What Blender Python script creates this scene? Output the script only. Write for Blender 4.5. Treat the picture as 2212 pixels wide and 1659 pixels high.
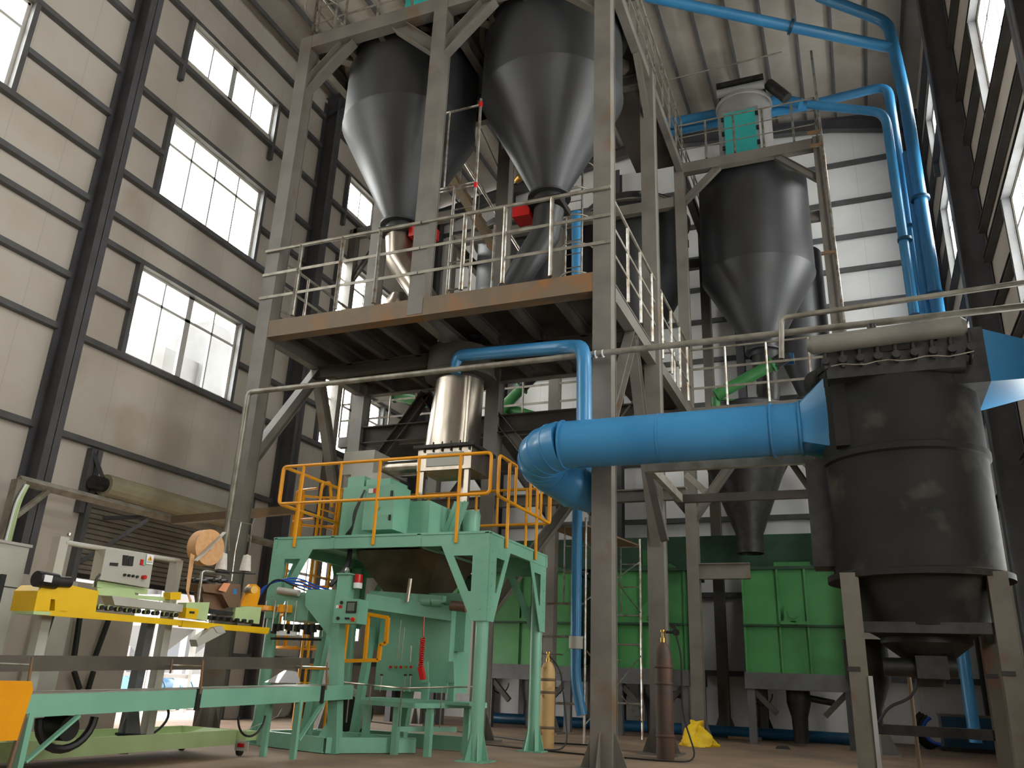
import bpy, math, random
from mathutils import Vector, Matrix
random.seed(7)
S = bpy.context.scene
for o in list(bpy.data.objects): bpy.data.objects.remove(o, do_unlink=True)
COL = S.collection
R = math.radians

# ------------------------------------------------------------------ camera
FPX, IW, IH = 1770.0, 2212.0, 1659.0
PITCH, ROLL, YAW = R(19.87), R(2.37), R(23.04)
CAM = Vector((0, 0, 0.95))
_cy, _sy, _cp, _sp, _cr, _sr = math.cos(YAW), math.sin(YAW), math.cos(PITCH), math.sin(PITCH), math.cos(ROLL), math.sin(ROLL)
FW = Vector((-_sy*_cp, _cy*_cp, _sp)); _R0 = Vector((_cy, _sy, 0)); _U0 = _R0.cross(FW)
RT = _cr*_R0 + _sr*_U0; UP = -_sr*_R0 + _cr*_U0
cd = bpy.data.cameras.new('camera'); co = bpy.data.objects.new('camera', cd); COL.objects.link(co)
cd.sensor_fit = 'HORIZONTAL'; cd.sensor_width = 36.0; cd.lens = 36.0*FPX/IW; cd.clip_start = 0.05; cd.clip_end = 400
M3 = Matrix((RT, UP, -FW)).transposed()
co.matrix_world = Matrix.Translation(CAM) @ M3.to_4x4()
S.camera = co

# ------------------------------------------------------------------ world, lights, exposure
W = bpy.data.worlds.new('overcast_sky'); S.world = W; W.use_nodes = True
bg = W.node_tree.nodes['Background']; bg.inputs[0].default_value = (1.0, 0.985, 0.965, 1); bg.inputs[1].default_value = 20.0
S.view_settings.view_transform = 'Standard'; S.view_settings.look = 'None'
S.view_settings.exposure = 0.0; S.view_settings.gamma = 1.0; S.view_settings.use_curve_mapping = False

XL, XR, YB, YF = -12.0, 2.65, 20.95, -15.6
BAYS = [-9.25-6, -9.25, -3.25, 2.75, 8.75, 14.75, 20.75]
def portal(x, y, z, sx, sz, d):
    l = bpy.data.lights.new('sky_portal', 'AREA'); l.shape = 'RECTANGLE'; l.size = sx; l.size_y = sz
    l.cycles.is_portal = True
    o = bpy.data.objects.new('sky_portal', l); o.location = (x, y, z); COL.objects.link(o)
    o.rotation_euler = Vector(d).to_track_quat('-Z', 'Y').to_euler()

# ------------------------------------------------------------------ pixel helpers (a point of the photo on a real plane)
def ray(x, y): return (x-IW/2)*RT - (y-IH/2)*UP + FPX*FW
def PY(x, y, v): d = ray(x, y); return CAM + d*((v-CAM.y)/d.y)
def PX(x, y, v): d = ray(x, y); return CAM + d*((v-CAM.x)/d.x)
def PZ(x, y, v=0.0): d = ray(x, y); return CAM + d*((v-CAM.z)/d.z)

# ------------------------------------------------------------------ materials
def s2l(c): return tuple(((v/255)/12.92 if v/255 <= .04045 else ((v/255+.055)/1.055)**2.4) for v in c)
MATS = {}
def mat(name, c1, c2=None, rough=.6, metal=0.0, scale=3.0, detail=6, lo=.4, hi=.65, bump=0.0, stretch=(1, 1, 1), spec=.5, c3=None, s3=1.2, lo3=.6, hi3=.72, joints=None):
    m = bpy.data.materials.new(name); m.use_nodes = True; nt = m.node_tree; b = nt.nodes['Principled BSDF']
    b.inputs['Roughness'].default_value = rough; b.inputs['Metallic'].default_value = metal
    b.inputs['Specular IOR Level'].default_value = spec
    c1 = s2l(c1)+(1,)
    if c2 is None: b.inputs['Base Color'].default_value = c1
    else:
        tc = nt.nodes.new('ShaderNodeTexCoord'); mp = nt.nodes.new('ShaderNodeMapping'); mp.inputs['Scale'].default_value = stretch
        geo = nt.nodes.new('ShaderNodeNewGeometry'); nt.links.new(geo.outputs['Position'], mp.inputs[0])
        n = nt.nodes.new('ShaderNodeTexNoise'); n.inputs['Scale'].default_value = scale; n.inputs['Detail'].default_value = detail
        nt.links.new(mp.outputs[0], n.inputs['Vector'])
        r = nt.nodes.new('ShaderNodeValToRGB'); r.color_ramp.elements[0].position = lo; r.color_ramp.elements[1].position = hi
        r.color_ramp.elements[0].color = c1; r.color_ramp.elements[1].color = s2l(c2)+(1,)
        nt.links.new(n.outputs[0], r.inputs[0]); out = r.outputs[0]
        if c3:
            n3 = nt.nodes.new('ShaderNodeTexNoise'); n3.inputs['Scale'].default_value = s3; n3.inputs['Detail'].default_value = 8
            nt.links.new(geo.outputs['Position'], n3.inputs['Vector'])
            r3 = nt.nodes.new('ShaderNodeValToRGB'); r3.color_ramp.elements[0].position = lo3; r3.color_ramp.elements[1].position = hi3
            nt.links.new(n3.outputs[0], r3.inputs[0])
            mx = nt.nodes.new('ShaderNodeMix'); mx.data_type = 'RGBA'
            nt.links.new(r3.outputs[0], mx.inputs[0]); nt.links.new(out, mx.inputs[6]); mx.inputs[7].default_value = s2l(c3)+(1,); out = mx.outputs[2]
        if joints:
            # fine vertical tongue-and-groove joints along one axis
            sp = nt.nodes.new('ShaderNodeSeparateXYZ'); nt.links.new(geo.outputs['Position'], sp.inputs[0])
            md = nt.nodes.new('ShaderNodeMath'); md.operation = 'PINGPONG'; md.inputs[1].default_value = joints[1]/2
            nt.links.new(sp.outputs[joints[0]], md.inputs[0])
            lt = nt.nodes.new('ShaderNodeMath'); lt.operation = 'LESS_THAN'; lt.inputs[1].default_value = .008
            nt.links.new(md.outputs[0], lt.inputs[0])
            ml = nt.nodes.new('ShaderNodeMath'); ml.operation = 'MULTIPLY'; ml.inputs[1].default_value = .16; nt.links.new(lt.outputs[0], ml.inputs[0])
            mx2 = nt.nodes.new('ShaderNodeMix'); mx2.data_type = 'RGBA'; nt.links.new(ml.outputs[0], mx2.inputs[0])
            nt.links.new(out, mx2.inputs[6]); mx2.inputs[7].default_value = s2l((70, 66, 62))+(1,); out = mx2.outputs[2]
        nt.links.new(out, b.inputs['Base Color'])
        if bump:
            bp = nt.nodes.new('ShaderNodeBump'); bp.inputs['Strength'].default_value = bump; bp.inputs['Distance'].default_value = .01
            nt.links.new(n.outputs[0], bp.inputs['Height']); nt.links.new(bp.outputs[0], b.inputs['Normal'])
    MATS[name] = m; return m
panel_l = mat('wall_panel_paint', (197, 187, 176), (185, 173, 160), .55, scale=.8, detail=4, lo=.4, hi=.7, joints=(1, 1.0), c3=(168, 150, 130), s3=.5, lo3=.6, hi3=.8)
panel_b = mat('end_wall_panel_paint', (240, 237, 235), (230, 227, 225), .55, scale=.8, joints=(0, 1.0))
panel_t = mat('roof_panel_paint', (176, 168, 158), (160, 150, 138), .6, scale=.9, joints=(1, 1.0), c3=(140, 126, 106), s3=.7, lo3=.62, hi3=.8)
floor_m = mat('concrete_floor', (150, 122, 98), (120, 100, 84), .75, scale=1.1, detail=9, lo=.35, hi=.7, bump=.1, c3=(96, 84, 74), s3=.45, lo3=.5, hi3=.75)
ground_m = mat('outside_ground', (150, 138, 124), (128, 116, 100), .9, scale=2)
primer = mat('grey_primer_steel', (92, 92, 94), (80, 78, 76), .55, scale=2.5)
col_m = mat('hall_column_paint', (84, 82, 86), (72, 70, 72), .5, scale=2)
steel = mat('tower_steel_paint', (114, 108, 100), (98, 93, 86), .5, scale=1.7, c3=(108, 84, 58), s3=1.6, lo3=.6, hi3=.74)
steel_r = mat('rust_stained_steel', (116, 95, 70), (102, 88, 71), .6, scale=2.2, stretch=(1, 1, .5), c3=(134, 88, 44), s3=2.4, lo3=.5, hi3=.7)
dark_u = mat('shade_darkened_steel', (70, 62, 55), (54, 48, 44), .7, scale=1.4)  # darkened steel; shade under and behind the decks is put into its colour
silo_m = mat('dull_steel_plate', (72, 72, 74), (60, 59, 60), .45, .5, scale=1.3, detail=5, stretch=(1, 1, .35), c3=(66, 63, 61), s3=.9, lo3=.55, hi3=.75)
inox = mat('brushed_stainless', (190, 178, 164), (160, 148, 134), .28, .95, scale=6, stretch=(1, 1, .15))
galv = mat('galvanised_tube', (190, 188, 182), (150, 132, 112), .3, .85, scale=9)
pipe_g = mat('dull_galvanised_pipe', (150, 144, 132), (122, 114, 100), .45, .4, scale=5)
blue = mat('blue_paint', (58, 130, 178), (50, 120, 168), .3, scale=1.5, spec=.6)
blue_d = mat('dark_blue_paint', (18, 76, 108), (12, 58, 84), .4, scale=2)
mgreen = mat('machine_green_paint', (126, 178, 152), (115, 167, 142), .38, scale=2)
vgreen = mat('bright_green_paint', (72, 138, 78), (60, 124, 68), .4, scale=1.1, c3=(50, 104, 60), s3=1.0, lo3=.5, hi3=.75)
dgreen = mat('dusty_and_shaded_green', (34, 70, 46), (26, 52, 36), .6, scale=3)  # darker green; on the mixer troughs it puts the side shade into colour
pgreen = mat('pale_green_paint', (186, 206, 150), (172, 192, 136), .45, scale=2)
yellow = mat('yellow_paint', (232, 188, 10), (222, 176, 8), .35, scale=2)
orange = mat('orange_yellow_paint', (236, 158, 16), (226, 148, 14), .35, scale=3)
grime = mat('grimy_grey_plate', (40, 38, 35), (30, 29, 27), .75, spec=.2, scale=1.6, c3=(66, 63, 57), s3=1.7, lo3=.56, hi3=.68)
leg_m = mat('worn_cream_leg', (100, 94, 82), (86, 80, 70), .6, scale=3, c3=(112, 66, 34), s3=3.0, lo3=.58, hi3=.68)
black = mat('black_rubber', (26, 24, 24), None, .5)
dark = mat('dark_machine_parts', (50, 48, 46), (34, 32, 32), .5, .3, scale=8)
white = mat('white_paint', (228, 228, 226), None, .45); hopw = mat('hopper_white', (176, 178, 180), None, .5); hopg = mat('hopper_grey', (112, 116, 120), None, .5)
greyp = mat('light_grey_enamel', (178, 174, 164), (168, 162, 150), .4, scale=2)
cab_m = mat('cabinet_enamel', (172, 166, 158), (160, 150, 140), .45, scale=1.5)
red = mat('red_plastic', (190, 24, 22), None, .3)
kraft = mat('kraft_paper_tape', (206, 158, 108), (196, 146, 98), .7, scale=20, stretch=(1, 1, 1))
thread = mat('white_thread', (214, 206, 196), (196, 188, 178), .9, scale=60)
cream = mat('rolled_shutter_cream', (168, 160, 132), (154, 146, 120), .5, scale=2)
shut = mat('shutter_slat_paint', (124, 116, 104), (112, 104, 92), .55, scale=2)
gasy = mat('worn_cylinder_cream', (206, 168, 112), (190, 150, 96), .5, scale=3, c3=(120, 60, 34), s3=6, lo3=.62, hi3=.7)
gasb = mat('rusty_dark_cylinder', (74, 62, 56), (92, 62, 44), .6, scale=3)
brass = mat('brass', (190, 150, 80), None, .3, .9)
sack = mat('yellow_woven_sack', (236, 196, 20), (220, 176, 14), .6, scale=5)
film = mat('clear_plastic_sheet', (170, 166, 160), (140, 136, 130), .15, scale=8, spec=.8)
brown = mat('brown_machine_casting', (122, 92, 70), (108, 82, 64), .45, scale=3)
cyan = mat('cyan_door_paint', (60, 178, 172), (52, 166, 160), .4, scale=2)
FM = mat('filter_grey', (150, 148, 146), (134, 131, 128), .5, scale=2)
alu = mat('window_aluminium', (206, 204, 200), None, .35, .2)
screen_m = mat('dull_screen', (96, 110, 104), None, .15)
bhose = mat('blue_hose', (30, 80, 180), None, .3)
tag_m = mat('orange_tag', (226, 150, 110), None, .6)
pink = mat('white_plastic_pipe', (226, 222, 220), None, .35)
def glass_mat():
    m = bpy.data.materials.new('window_glass'); m.use_nodes = True; nt = m.node_tree; nt.nodes.clear()
    o = nt.nodes.new('ShaderNodeOutputMaterial'); mx = nt.nodes.new('ShaderNodeMixShader'); mx.inputs[0].default_value = .06
    t = nt.nodes.new('ShaderNodeBsdfTransparent'); t.inputs[0].default_value = (.92, .94, .93, 1)
    g = nt.nodes.new('ShaderNodeBsdfGlossy'); g.inputs['Roughness'].default_value = .05
    nt.links.new(t.outputs[0], mx.inputs[1]); nt.links.new(g.outputs[0], mx.inputs[2]); nt.links.new(mx.outputs[0], o.inputs[0]); return m
glass = glass_mat()

# ------------------------------------------------------------------ mesh builder
def perp(d, up=None):
    d = d.normalized(); u = Vector(up) if up else Vector((0, 0, 1))
    if abs(d.dot(u)) > .98: u = Vector((0, 1, 0))
    a = d.cross(u).normalized(); return a, a.cross(d).normalized()
class MB:
    def __init__(s): s.v = []; s.f = []
    def add(s, vs, fs):
        n = len(s.v); s.v += [tuple(p) for p in vs]; s.f += [tuple(i+n for i in f) for f in fs]; return s
    def box(s, a, b):
        x0, x1 = sorted((a[0], b[0])); y0, y1 = sorted((a[1], b[1])); z0, z1 = sorted((a[2], b[2]))
        return s.add([(x0, y0, z0), (x1, y0, z0), (x1, y1, z0), (x0, y1, z0), (x0, y0, z1), (x1, y0, z1), (x1, y1, z1), (x0, y1, z1)],
                     [(0, 3, 2, 1), (4, 5, 6, 7), (0, 1, 5, 4), (1, 2, 6, 5), (2, 3, 7, 6), (3, 0, 4, 7)])
    def bar(s, p, q, w, h, up=None):
        p = Vector(p); q = Vector(q); a, u = perp(q-p, up); a = a*w/2; u = u*h/2
        vs = [p-a-u, p+a-u, p+a+u, p-a+u, q-a-u, q+a-u, q+a+u, q-a+u]
        return s.add(vs, [(0, 1, 2, 3), (7, 6, 5, 4), (0, 4, 5, 1), (1, 5, 6, 2), (2, 6, 7, 3), (3, 7, 4, 0)])
    def ibeam(s, p, q, w, h, t=.012, up=None):
        p = Vector(p); q = Vector(q); a, u = perp(q-p, up)
        s.bar(p+u*(h/2-t/2), q+u*(h/2-t/2), w, t, u); s.bar(p-u*(h/2-t/2), q-u*(h/2-t/2), w, t, u); return s.bar(p, q, t, h-2*t, u)
    def chan(s, p, q, w, h, t=.01, up=None):
        p = Vector(p); q = Vector(q); a, u = perp(q-p, up)
        s.bar(p+u*(h/2-t/2), q+u*(h/2-t/2), w, t, u); s.bar(p-u*(h/2-t/2), q-u*(h/2-t/2), w, t, u); return s.bar(p+a*(w/2-t/2), q+a*(w/2-t/2), t, h-2*t, u)
    def tube(s, pts, r, n=10, cap=True):
        pts = [Vector(p) for p in pts]; rings = []; prev = None
        for i, p in enumerate(pts):
            d = (pts[min(i+1, len(pts)-1)]-pts[max(i-1, 0)]).normalized()
            if prev is None: a, u = perp(d)
            else:
                a = prev - d*prev.dot(d); a = a.normalized() if a.length > 1e-5 else perp(d)[0]; u = a.cross(d).normalized()
            prev = a; rr = r[i] if isinstance(r, (list, tuple)) else r
            rings.append([p+(a*math.cos(2*math.pi*k/n)+u*math.sin(2*math.pi*k/n))*rr for k in range(n)])
        vs = [v for rg in rings for v in rg]; fs = []
        for i in range(len(pts)-1):
            for k in range(n): fs.append((i*n+k, i*n+(k+1) % n, (i+1)*n+(k+1) % n, (i+1)*n+k))
        if cap: fs.append(tuple(range(n))[::-1]); fs.append(tuple((len(pts)-1)*n+k for k in range(n)))
        return s.add(vs, fs)
    def cyl(s, p, q, r, r2=None, n=20): return s.tube([p, q], [r, r if r2 is None else r2], n)
    def lathe(s, c, prof, n=40):
        c = Vector(c); vs = []; fs = []
        for r, z in prof: vs += [c+Vector((r*math.cos(2*math.pi*k/n), r*math.sin(2*math.pi*k/n), z)) for k in range(n)]
        for i in range(len(prof)-1):
            for k in range(n): fs.append((i*n+k, i*n+(k+1) % n, (i+1)*n+(k+1) % n, (i+1)*n+k))
        return s.add(vs, fs)
    def prism(s, pts, vec):
        pts = [Vector(p) for p in pts]; v = Vector(vec); n = len(pts)
        return s.add(pts+[p+v for p in pts], [tuple(range(n))[::-1], tuple(range(n, 2*n))]+[(k, (k+1) % n, n+(k+1) % n, n+k) for k in range(n)])
    def loft(s, A, B):
        n = len(A); return s.add(list(A)+list(B), [(k, (k+1) % n, n+(k+1) % n, n+k) for k in range(n)]+[tuple(range(n))[::-1], tuple(range(n, 2*n))])
    def build(s, name, m, parent=None, smooth=False):
        off = Vector((0, 0, 0)); q = parent
        while q is not None: off += q.location; q = q.parent
        me = bpy.data.meshes.new(name); me.from_pydata([(x-off.x, y-off.y, z-off.z) for x, y, z in s.v], [], s.f)
        me.materials.append(m)
        if smooth:
            me.polygons.foreach_set('use_smooth', [True]*len(me.polygons)); me.set_sharp_from_angle(angle=R(38))
        me.update(); o = bpy.data.objects.new(name, me); COL.objects.link(o)
        if parent is not None: o.parent = parent
        return o
def B(name, m, parent, a, b): return MB().box(a, b).build(name, m, parent)
def T(name, m, parent, pts, r, n=10): return MB().tube(pts, r, n).build(name, m, parent, True)
def bend(pts, rad, seg=5):
    pts = [Vector(p) for p in pts]; out = [pts[0]]
    for i in range(1, len(pts)-1):
        a, b, c = pts[i-1], pts[i], pts[i+1]; r = min(rad, (a-b).length*.49, (c-b).length*.49)
        p = b+(a-b).normalized()*r; q = b+(c-b).normalized()*r
        for k in range(seg+1):
            t = k/seg; out.append(p*(1-t)**2+b*2*t*(1-t)+q*t*t)
    out.append(pts[-1]); return out
def tag(o, label, cat, group=None):
    o['label'] = label; o['category'] = cat
    if group: o['group'] = group
    return o
def thing(name, loc, label, cat, group=None):
    o = bpy.data.objects.new(name, None); o.empty_display_size = .1; COL.objects.link(o); o.location = loc; return tag(o, label, cat, group)
def struct(o): o['kind'] = 'structure'; return o
def sroot(name, loc=(0, 0, 0)):
    o = bpy.data.objects.new(name, None); COL.objects.link(o); o.location = loc; o['kind'] = 'structure'; return o
def rect_tube_loop(pts, r): return bend(pts, .07, 4)

# ================================================================== SETTING
floor = struct(B('floor', floor_m, None, (XL-.12, YF-.3, -.15), (XR+.3, YB+.3, 0)))
B('outside_slab', ground_m, floor, (XL-30, YF-10, -.2), (XL-.12, YB+25, -.02))

def wall(name, m, axis, c, th, u0, u1, ztop, holes):
    us = sorted({u0, u1}|{h[0] for h in holes}|{h[1] for h in holes}); us = [u for u in us if u0 <= u <= u1]
    mb = MB()
    for a, b in zip(us, us[1:]):
        mid = (a+b)/2; hs = sorted([h for h in holes if h[0] < mid < h[1]], key=lambda h: h[2]); z = 0
        for h in hs+[(0, 0, ztop, ztop)]:
            if h[2] > z+1e-4:
                if axis == 'x': mb.box((c, a, z), (c+th, b, h[2]))
                else: mb.box((a, c, z), (b, c+th, h[2]))
            z = h[3]
    return mb.build(name, m)
ROWS = [(6.27, 8.03), (9.63, 11.38), (12.93, 13.82)]
def winY(b, far): return (b+1.27, b+4.05) if not far else (b+1.15, b+3.75)
WBAYS = [b for b in BAYS[:-1] if b > -4]
holesL = [(winY(b, 0)[0], winY(b, 0)[1], z0, z1) for b in WBAYS for z0, z1 in ROWS]
WBAYS = [b for b in BAYS[:-1] if b > -4]
DOOR = (9.98, 13.9, 0.0, 2.32)
holesL.append(DOOR); holesL.append((15.5, 18.9, 1.7, 3.7))
wl = struct(wall('wall_left', panel_l, 'x', XL-.1, .1, YF, YB, 15.6, holesL))
holesR = [(winY(b, 1)[0], winY(b, 1)[1], z0, z1) for b in WBAYS for z0, z1 in ROWS]
holesR += [(b+1.15, b+3.75, 2.0, 3.75) for b in WBAYS[:-1]]
wr = struct(wall('wall_right', panel_l, 'x', XR, .1, YF, YB, 15.9, holesR))
RIDGE = (-4.67, 16.75)
def gable(name, y, m, hole=None):
    mb = MB(); xs = [XL-.1, RIDGE[0], XR+.1]; zs = [15.5, RIDGE[1], 15.85]
    if hole:
        mb.box((XL-.1, y, 0), (hole[0], y+.1, 15.5)); mb.box((hole[1], y, 0), (XR+.1, y+.1, 15.5)); mb.box((hole[0], y, hole[2]), (hole[1], y+.1, 15.5))
        mb.prism([(XL-.1, y, 15.5), (XR+.1, y, 15.5), (XR+.1, y, 15.85), (RIDGE[0], y, RIDGE[1])], (0, .1, 0))
    else: mb.prism([(xs[0], y, 0), (xs[2], y, 0), (xs[2], y, zs[2]), (xs[1], y, zs[1]), (xs[0], y, zs[0])], (0, .1, 0))
    return mb.build(name, m)
wb = struct(gable('wall_back', YB, panel_b))
wf = struct(gable('wall_front', YF-.1, panel_b))
def roofz(x): return 15.6+(RIDGE[1]-15.6)*(x-XL)/(RIDGE[0]-XL) if x < RIDGE[0] else RIDGE[1]-(RIDGE[1]-15.9)*(x-RIDGE[0])/(XR-RIDGE[0])
mb = MB()
mb.prism([(XL-.2, YF-.2, 15.57), (RIDGE[0], YF-.2, RIDGE[1]), (XR+.2, YF-.2, 15.87), (XR+.2, YF-.2, 15.97), (RIDGE[0], YF-.2, RIDGE[1]+.1), (XL-.2, YF-.2, 15.67)], (0, YB-YF+.4, 0))
ceil = struct(mb.build('ceiling', panel_t))
x = XL+.25
while x < XR-.05:
    z = roofz(x)-.075; MB().chan((x, YF, z), (x, YB, z), .055, .13, .012).build('purlin', primer, ceil); x += .775
for b in BAYS:
    mb = MB()
    for (x0, z0), (x1, z1), d0, d1 in [((XL, 15.6), (RIDGE[0], RIDGE[1]), .62, .34), ((XR, 15.9), (RIDGE[0], RIDGE[1]), .62, .34)]:
        xm = x0+(x1-x0)*.3; zm = z0+(z1-z0)*.3; y0 = b-.01
        P0, PM, P1 = (x0, z0-.15), (xm, zm-.15), (x1, z1-.15)
        mb.prism([(P0[0], y0, P0[1]), (PM[0], y0, PM[1]), (P1[0], y0, P1[1]), (P1[0], y0, P1[1]-d1), (PM[0], y0, PM[1]-d1), (P0[0], y0, P0[1]-d0)], (0, .02, 0))
        for (pa, pb, da, db) in [(P0, PM, d0, d1), (PM, P1, d1, d1)]:
            mb.bar((pa[0], b, pa[1]), (pb[0], b, pb[1]), .2, .015); mb.bar((pa[0], b, pa[1]-da), (pb[0], b, pb[1]-db), .2, .015)
    mb.build('rafter', col_m, ceil)
# hall columns
for i, b in enumerate(BAYS):
    for side, cat in (('left', XL), ('right', XR)):
        s = 1 if side == 'left' else -1
        mb = MB(); xa = cat+s*.02; xb = cat+s*.46
        mb.box((xa, b-.13, 0), (xa+s*.015, b+.13, 15.3)); mb.box((xb-s*.015, b-.13, 0), (xb, b+.13, 15.3)); mb.box((xa, b-.006, 0), (xb, b+.006, 15.3))
        o = mb.build('hall_column', col_m)
        names = {2.75: 'nearest beside the camera', 8.75: 'nearest the bag sewing line', 14.75: 'behind the silo tower', 20.75: 'at the far corner of the hall'}
        tag(o, f'dark grey H-section wall column on the {side} wall, '+names.get(b, f'well behind the camera, {i+1} from the front'), 'column', f'{side} wall columns')
# girts and window posts
def girts(root, xw, s, far):
    zs = [(1.2, 0), (4.49, 0), (6.19, 0), (7.13, 1), (8.08, 0), (8.65, 0), (9.55, 0), (10.47, 1), (11.44, 0), (12.68, 0), (13.88, 0), (14.8, 0)]
    for b, c in zip(BAYS, BAYS[1:]):
        a, d = winY(b, far)
        for z, cut in zs:
            segs = [(b+.13, a-.1), (d+.1, c-.13)] if cut else [(b+.13, c-.13)]
            if s < 0 and z == 1.2: pass
            if s > 0 and z == 1.2 and b == 8.75: segs = [(b+.13, 9.9), (14.05, c-.13)]
            for u, v in segs: MB().chan((xw+s*.07, u, z), (xw+s*.07, v, z), .12, .1, .012).build('girt', primer, root)
        for y in (a-.06, d+.06):
            for z0, z1 in ((6.19, 8.08), (9.55, 11.44), (12.3, 13.9)): MB().box((xw+s*.01, y-.045, z0), (xw+s*.12, y+.045, z1)).build('window_post', primer, root)
girts(wl, XL, 1, 0); girts(wr, XR, -1, 1)
for z in (1.3, 3.1, 4.95, 6.5, 8.0, 9.25, 10.4, 11.38, 12.35, 13.4, 14.6):
    MB().chan((XL+.1, YB-.06, z), (XR-.1, YB-.06, z), .1, .12, .012).build('girt', primer, wb)
for xx in (-9.1, -5.6, -2.3): MB().ibeam((xx, YB-.25, 0), (xx, YB-.25, 15.6), .2, .3, .012, (0, 1, 0)).build('wind_column', col_m, wb)
# windows
wn = 0
def window(xw, s, y0, y1, z0, z1, kind):
    global wn; wn += 1
    r = sroot(f'window_{wn}', (xw, (y0+y1)/2, z0)); t = .045; xx0, xx1 = xw-s*.07, xw-s*.01
    f = MB(); f.box((xx0, y0, z0), (xx1, y0+t, z1)); f.box((xx0, y1-t, z0), (xx1, y1, z1)); f.box((xx0, y0, z0), (xx1, y1, z0+t)); f.box((xx0, y0, z1-t), (xx1, y1, z1))
    ym = (y0+y1)/2; q = (y1-y0)/4
    tz = z0+(z1-z0)*.7 if kind != 'top' else None
    if kind in ('low', 'top'): f.box((xx0, ym-.07, z0), (xx1, ym+.07, z1))
    f.build('window_frame', alu, r)
    m = MB()
    for yy in (y0+q, y1-q) if kind != 'mid' else (y0+q, ym, y1-q): m.box((xx0+s*.015, yy-.02, z0+t), (xx1, yy+.02, z1-t))
    if tz: m.box((xx0+s*.01, y0+t, tz-.03), (xx1, y1-t, tz+.03))
    m.build('mullion', alu, r)
    B('pane', glass, r, (xw-s*.045, y0+t, z0+t), (xw-s*.04, y1-t, z1-t))
for b in WBAYS:
    for (z0, z1), k in zip(ROWS, ('low', 'mid', 'top')):
        a, d = winY(b, 0); window(XL, 1, a, d, z0, z1, k); portal(XL-.15, (a+d)/2, (z0+z1)/2, d-a, z1-z0, (1, 0, 0))
        a, d = winY(b, 1); window(XR, -1, a, d, z0, z1, k); portal(XR+.15, (a+d)/2, (z0+z1)/2, d-a, z1-z0, (-1, 0, 0))
    if b < 14: window(XR, -1, b+1.15, b+3.75, 2.0, 3.75, 'low'); portal(XR+.15, b+2.45, 2.87, 2.6, 1.75, (-1, 0, 0))
portal(XL-.15, 11.94, 1.16, 3.9, 2.3, (1, 0, 0))
window(XL, 1, 15.5, 18.9, 1.7, 3.7, 'low'); portal(XL-.15, 17.2, 2.7, 3.4, 2, (1, 0, 0))
# roller door on the left wall
dr = sroot('door_1', (XL, 12.6, 0))
for k in range(17): MB().cyl((XL+.06, 9.9, 2.36+k*.085), (XL+.06, 14.0, 2.36+k*.085), .044, n=8).build('door_slat', shut, dr, True)
for y in (9.93, 13.98): B('door_rail', primer, dr, (XL, y-.05, 0), (XL+.14, y+.05, 4.4))
B('door_bottom_bar', black, dr, (XL, 9.9, 2.26), (XL+.1, 14.0, 2.34))

# ================================================================== FRONT SILO TOWER
TX, TY = [-8.87, -5.95, -2.95], [10.15, 13.2, 16.5]
tw = thing('silo_tower', (-5.9, 13.3, 0), 'tall grey steel tower with a rust stained deck carrying the two front silos', 'tower')
def column(par, x, y, z0, z1, w=.265, m=steel, foot=True):
    mb = MB(); h = w/2
    mb.box((x-h, y-h, z0), (x+h, y-h+.018, z1)); mb.box((x-h, y+h-.018, z0), (x+h, y+h, z1)); mb.box((x-h+.02, y-h+.018, z0), (x+h-.012, y+h-.018, z1))
    if foot and z0 == 0:
        mb.box((x-.3, y-.3, 0), (x+.3, y+.3, .025))
        for sx, sy in ((1, 0), (-1, 0), (0, 1), (0, -1)):
            p = Vector((x+sx*h, y+sy*h, 0)); mb.prism([p, p+Vector((sx*.16, sy*.16, 0)), p+Vector((0, 0, .42))], (sy*.02, sx*.02, 0))
    return mb.build('column', m, par)
for x in TX:
    for y in TY[:2]:
        column(tw, x, y, 6.2 if (x == TX[1] and y == TY[0]) else 0, 12.5)
def beam(par, p, q, w=.16, h=.28, m=steel, nm='beam'): return MB().ibeam(p, q, w, h, .02).build(nm, m, par)
for z, mm in ((6.32, steel_r), (12.36, steel)):
    MB().bar((TX[0]+.13, TY[0]-.015, z), (TX[2]-.13, TY[0]-.015, z), .22, .3).build('beam', mm, tw)
    for y in TY[1:2]: beam(tw, (TX[0], y, z), (TX[2], y, z))
    for x in TX: beam(tw, (x, TY[0], z), (x, TY[1], z))
    MB().bar((TX[2], TY[0], z), (TX[2], TY[2], z), .14, .22).build('beam', steel, tw)
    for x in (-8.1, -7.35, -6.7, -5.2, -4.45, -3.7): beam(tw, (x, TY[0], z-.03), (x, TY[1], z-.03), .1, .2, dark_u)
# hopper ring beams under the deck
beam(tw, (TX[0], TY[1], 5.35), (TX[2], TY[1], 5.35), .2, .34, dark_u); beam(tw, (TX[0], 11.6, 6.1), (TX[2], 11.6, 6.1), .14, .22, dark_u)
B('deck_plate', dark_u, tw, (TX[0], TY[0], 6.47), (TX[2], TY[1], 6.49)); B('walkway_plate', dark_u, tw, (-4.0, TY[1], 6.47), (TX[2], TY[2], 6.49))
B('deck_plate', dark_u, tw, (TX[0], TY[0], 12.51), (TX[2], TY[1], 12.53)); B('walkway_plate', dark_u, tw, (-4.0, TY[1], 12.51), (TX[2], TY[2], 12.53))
beam(tw, (TX[0], TY[1], 3.92), (TX[2]+.5, TY[1], 3.92), .14, .2)
def brace(par, p, q, w=.13, m=steel): return MB().ibeam(p, q, w, w+.04, .012).build('brace', m, par)
for x in (TX[0], TX[2]):
    ym = (TY[0]+TY[1])/2; brace(tw, (x, ym, 6.15), (x, TY[0], 4.0), .16); brace(tw, (x, ym, 6.15), (x, TY[1], 3.0), .16)
xm = (TX[0]+TX[1])/2
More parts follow.
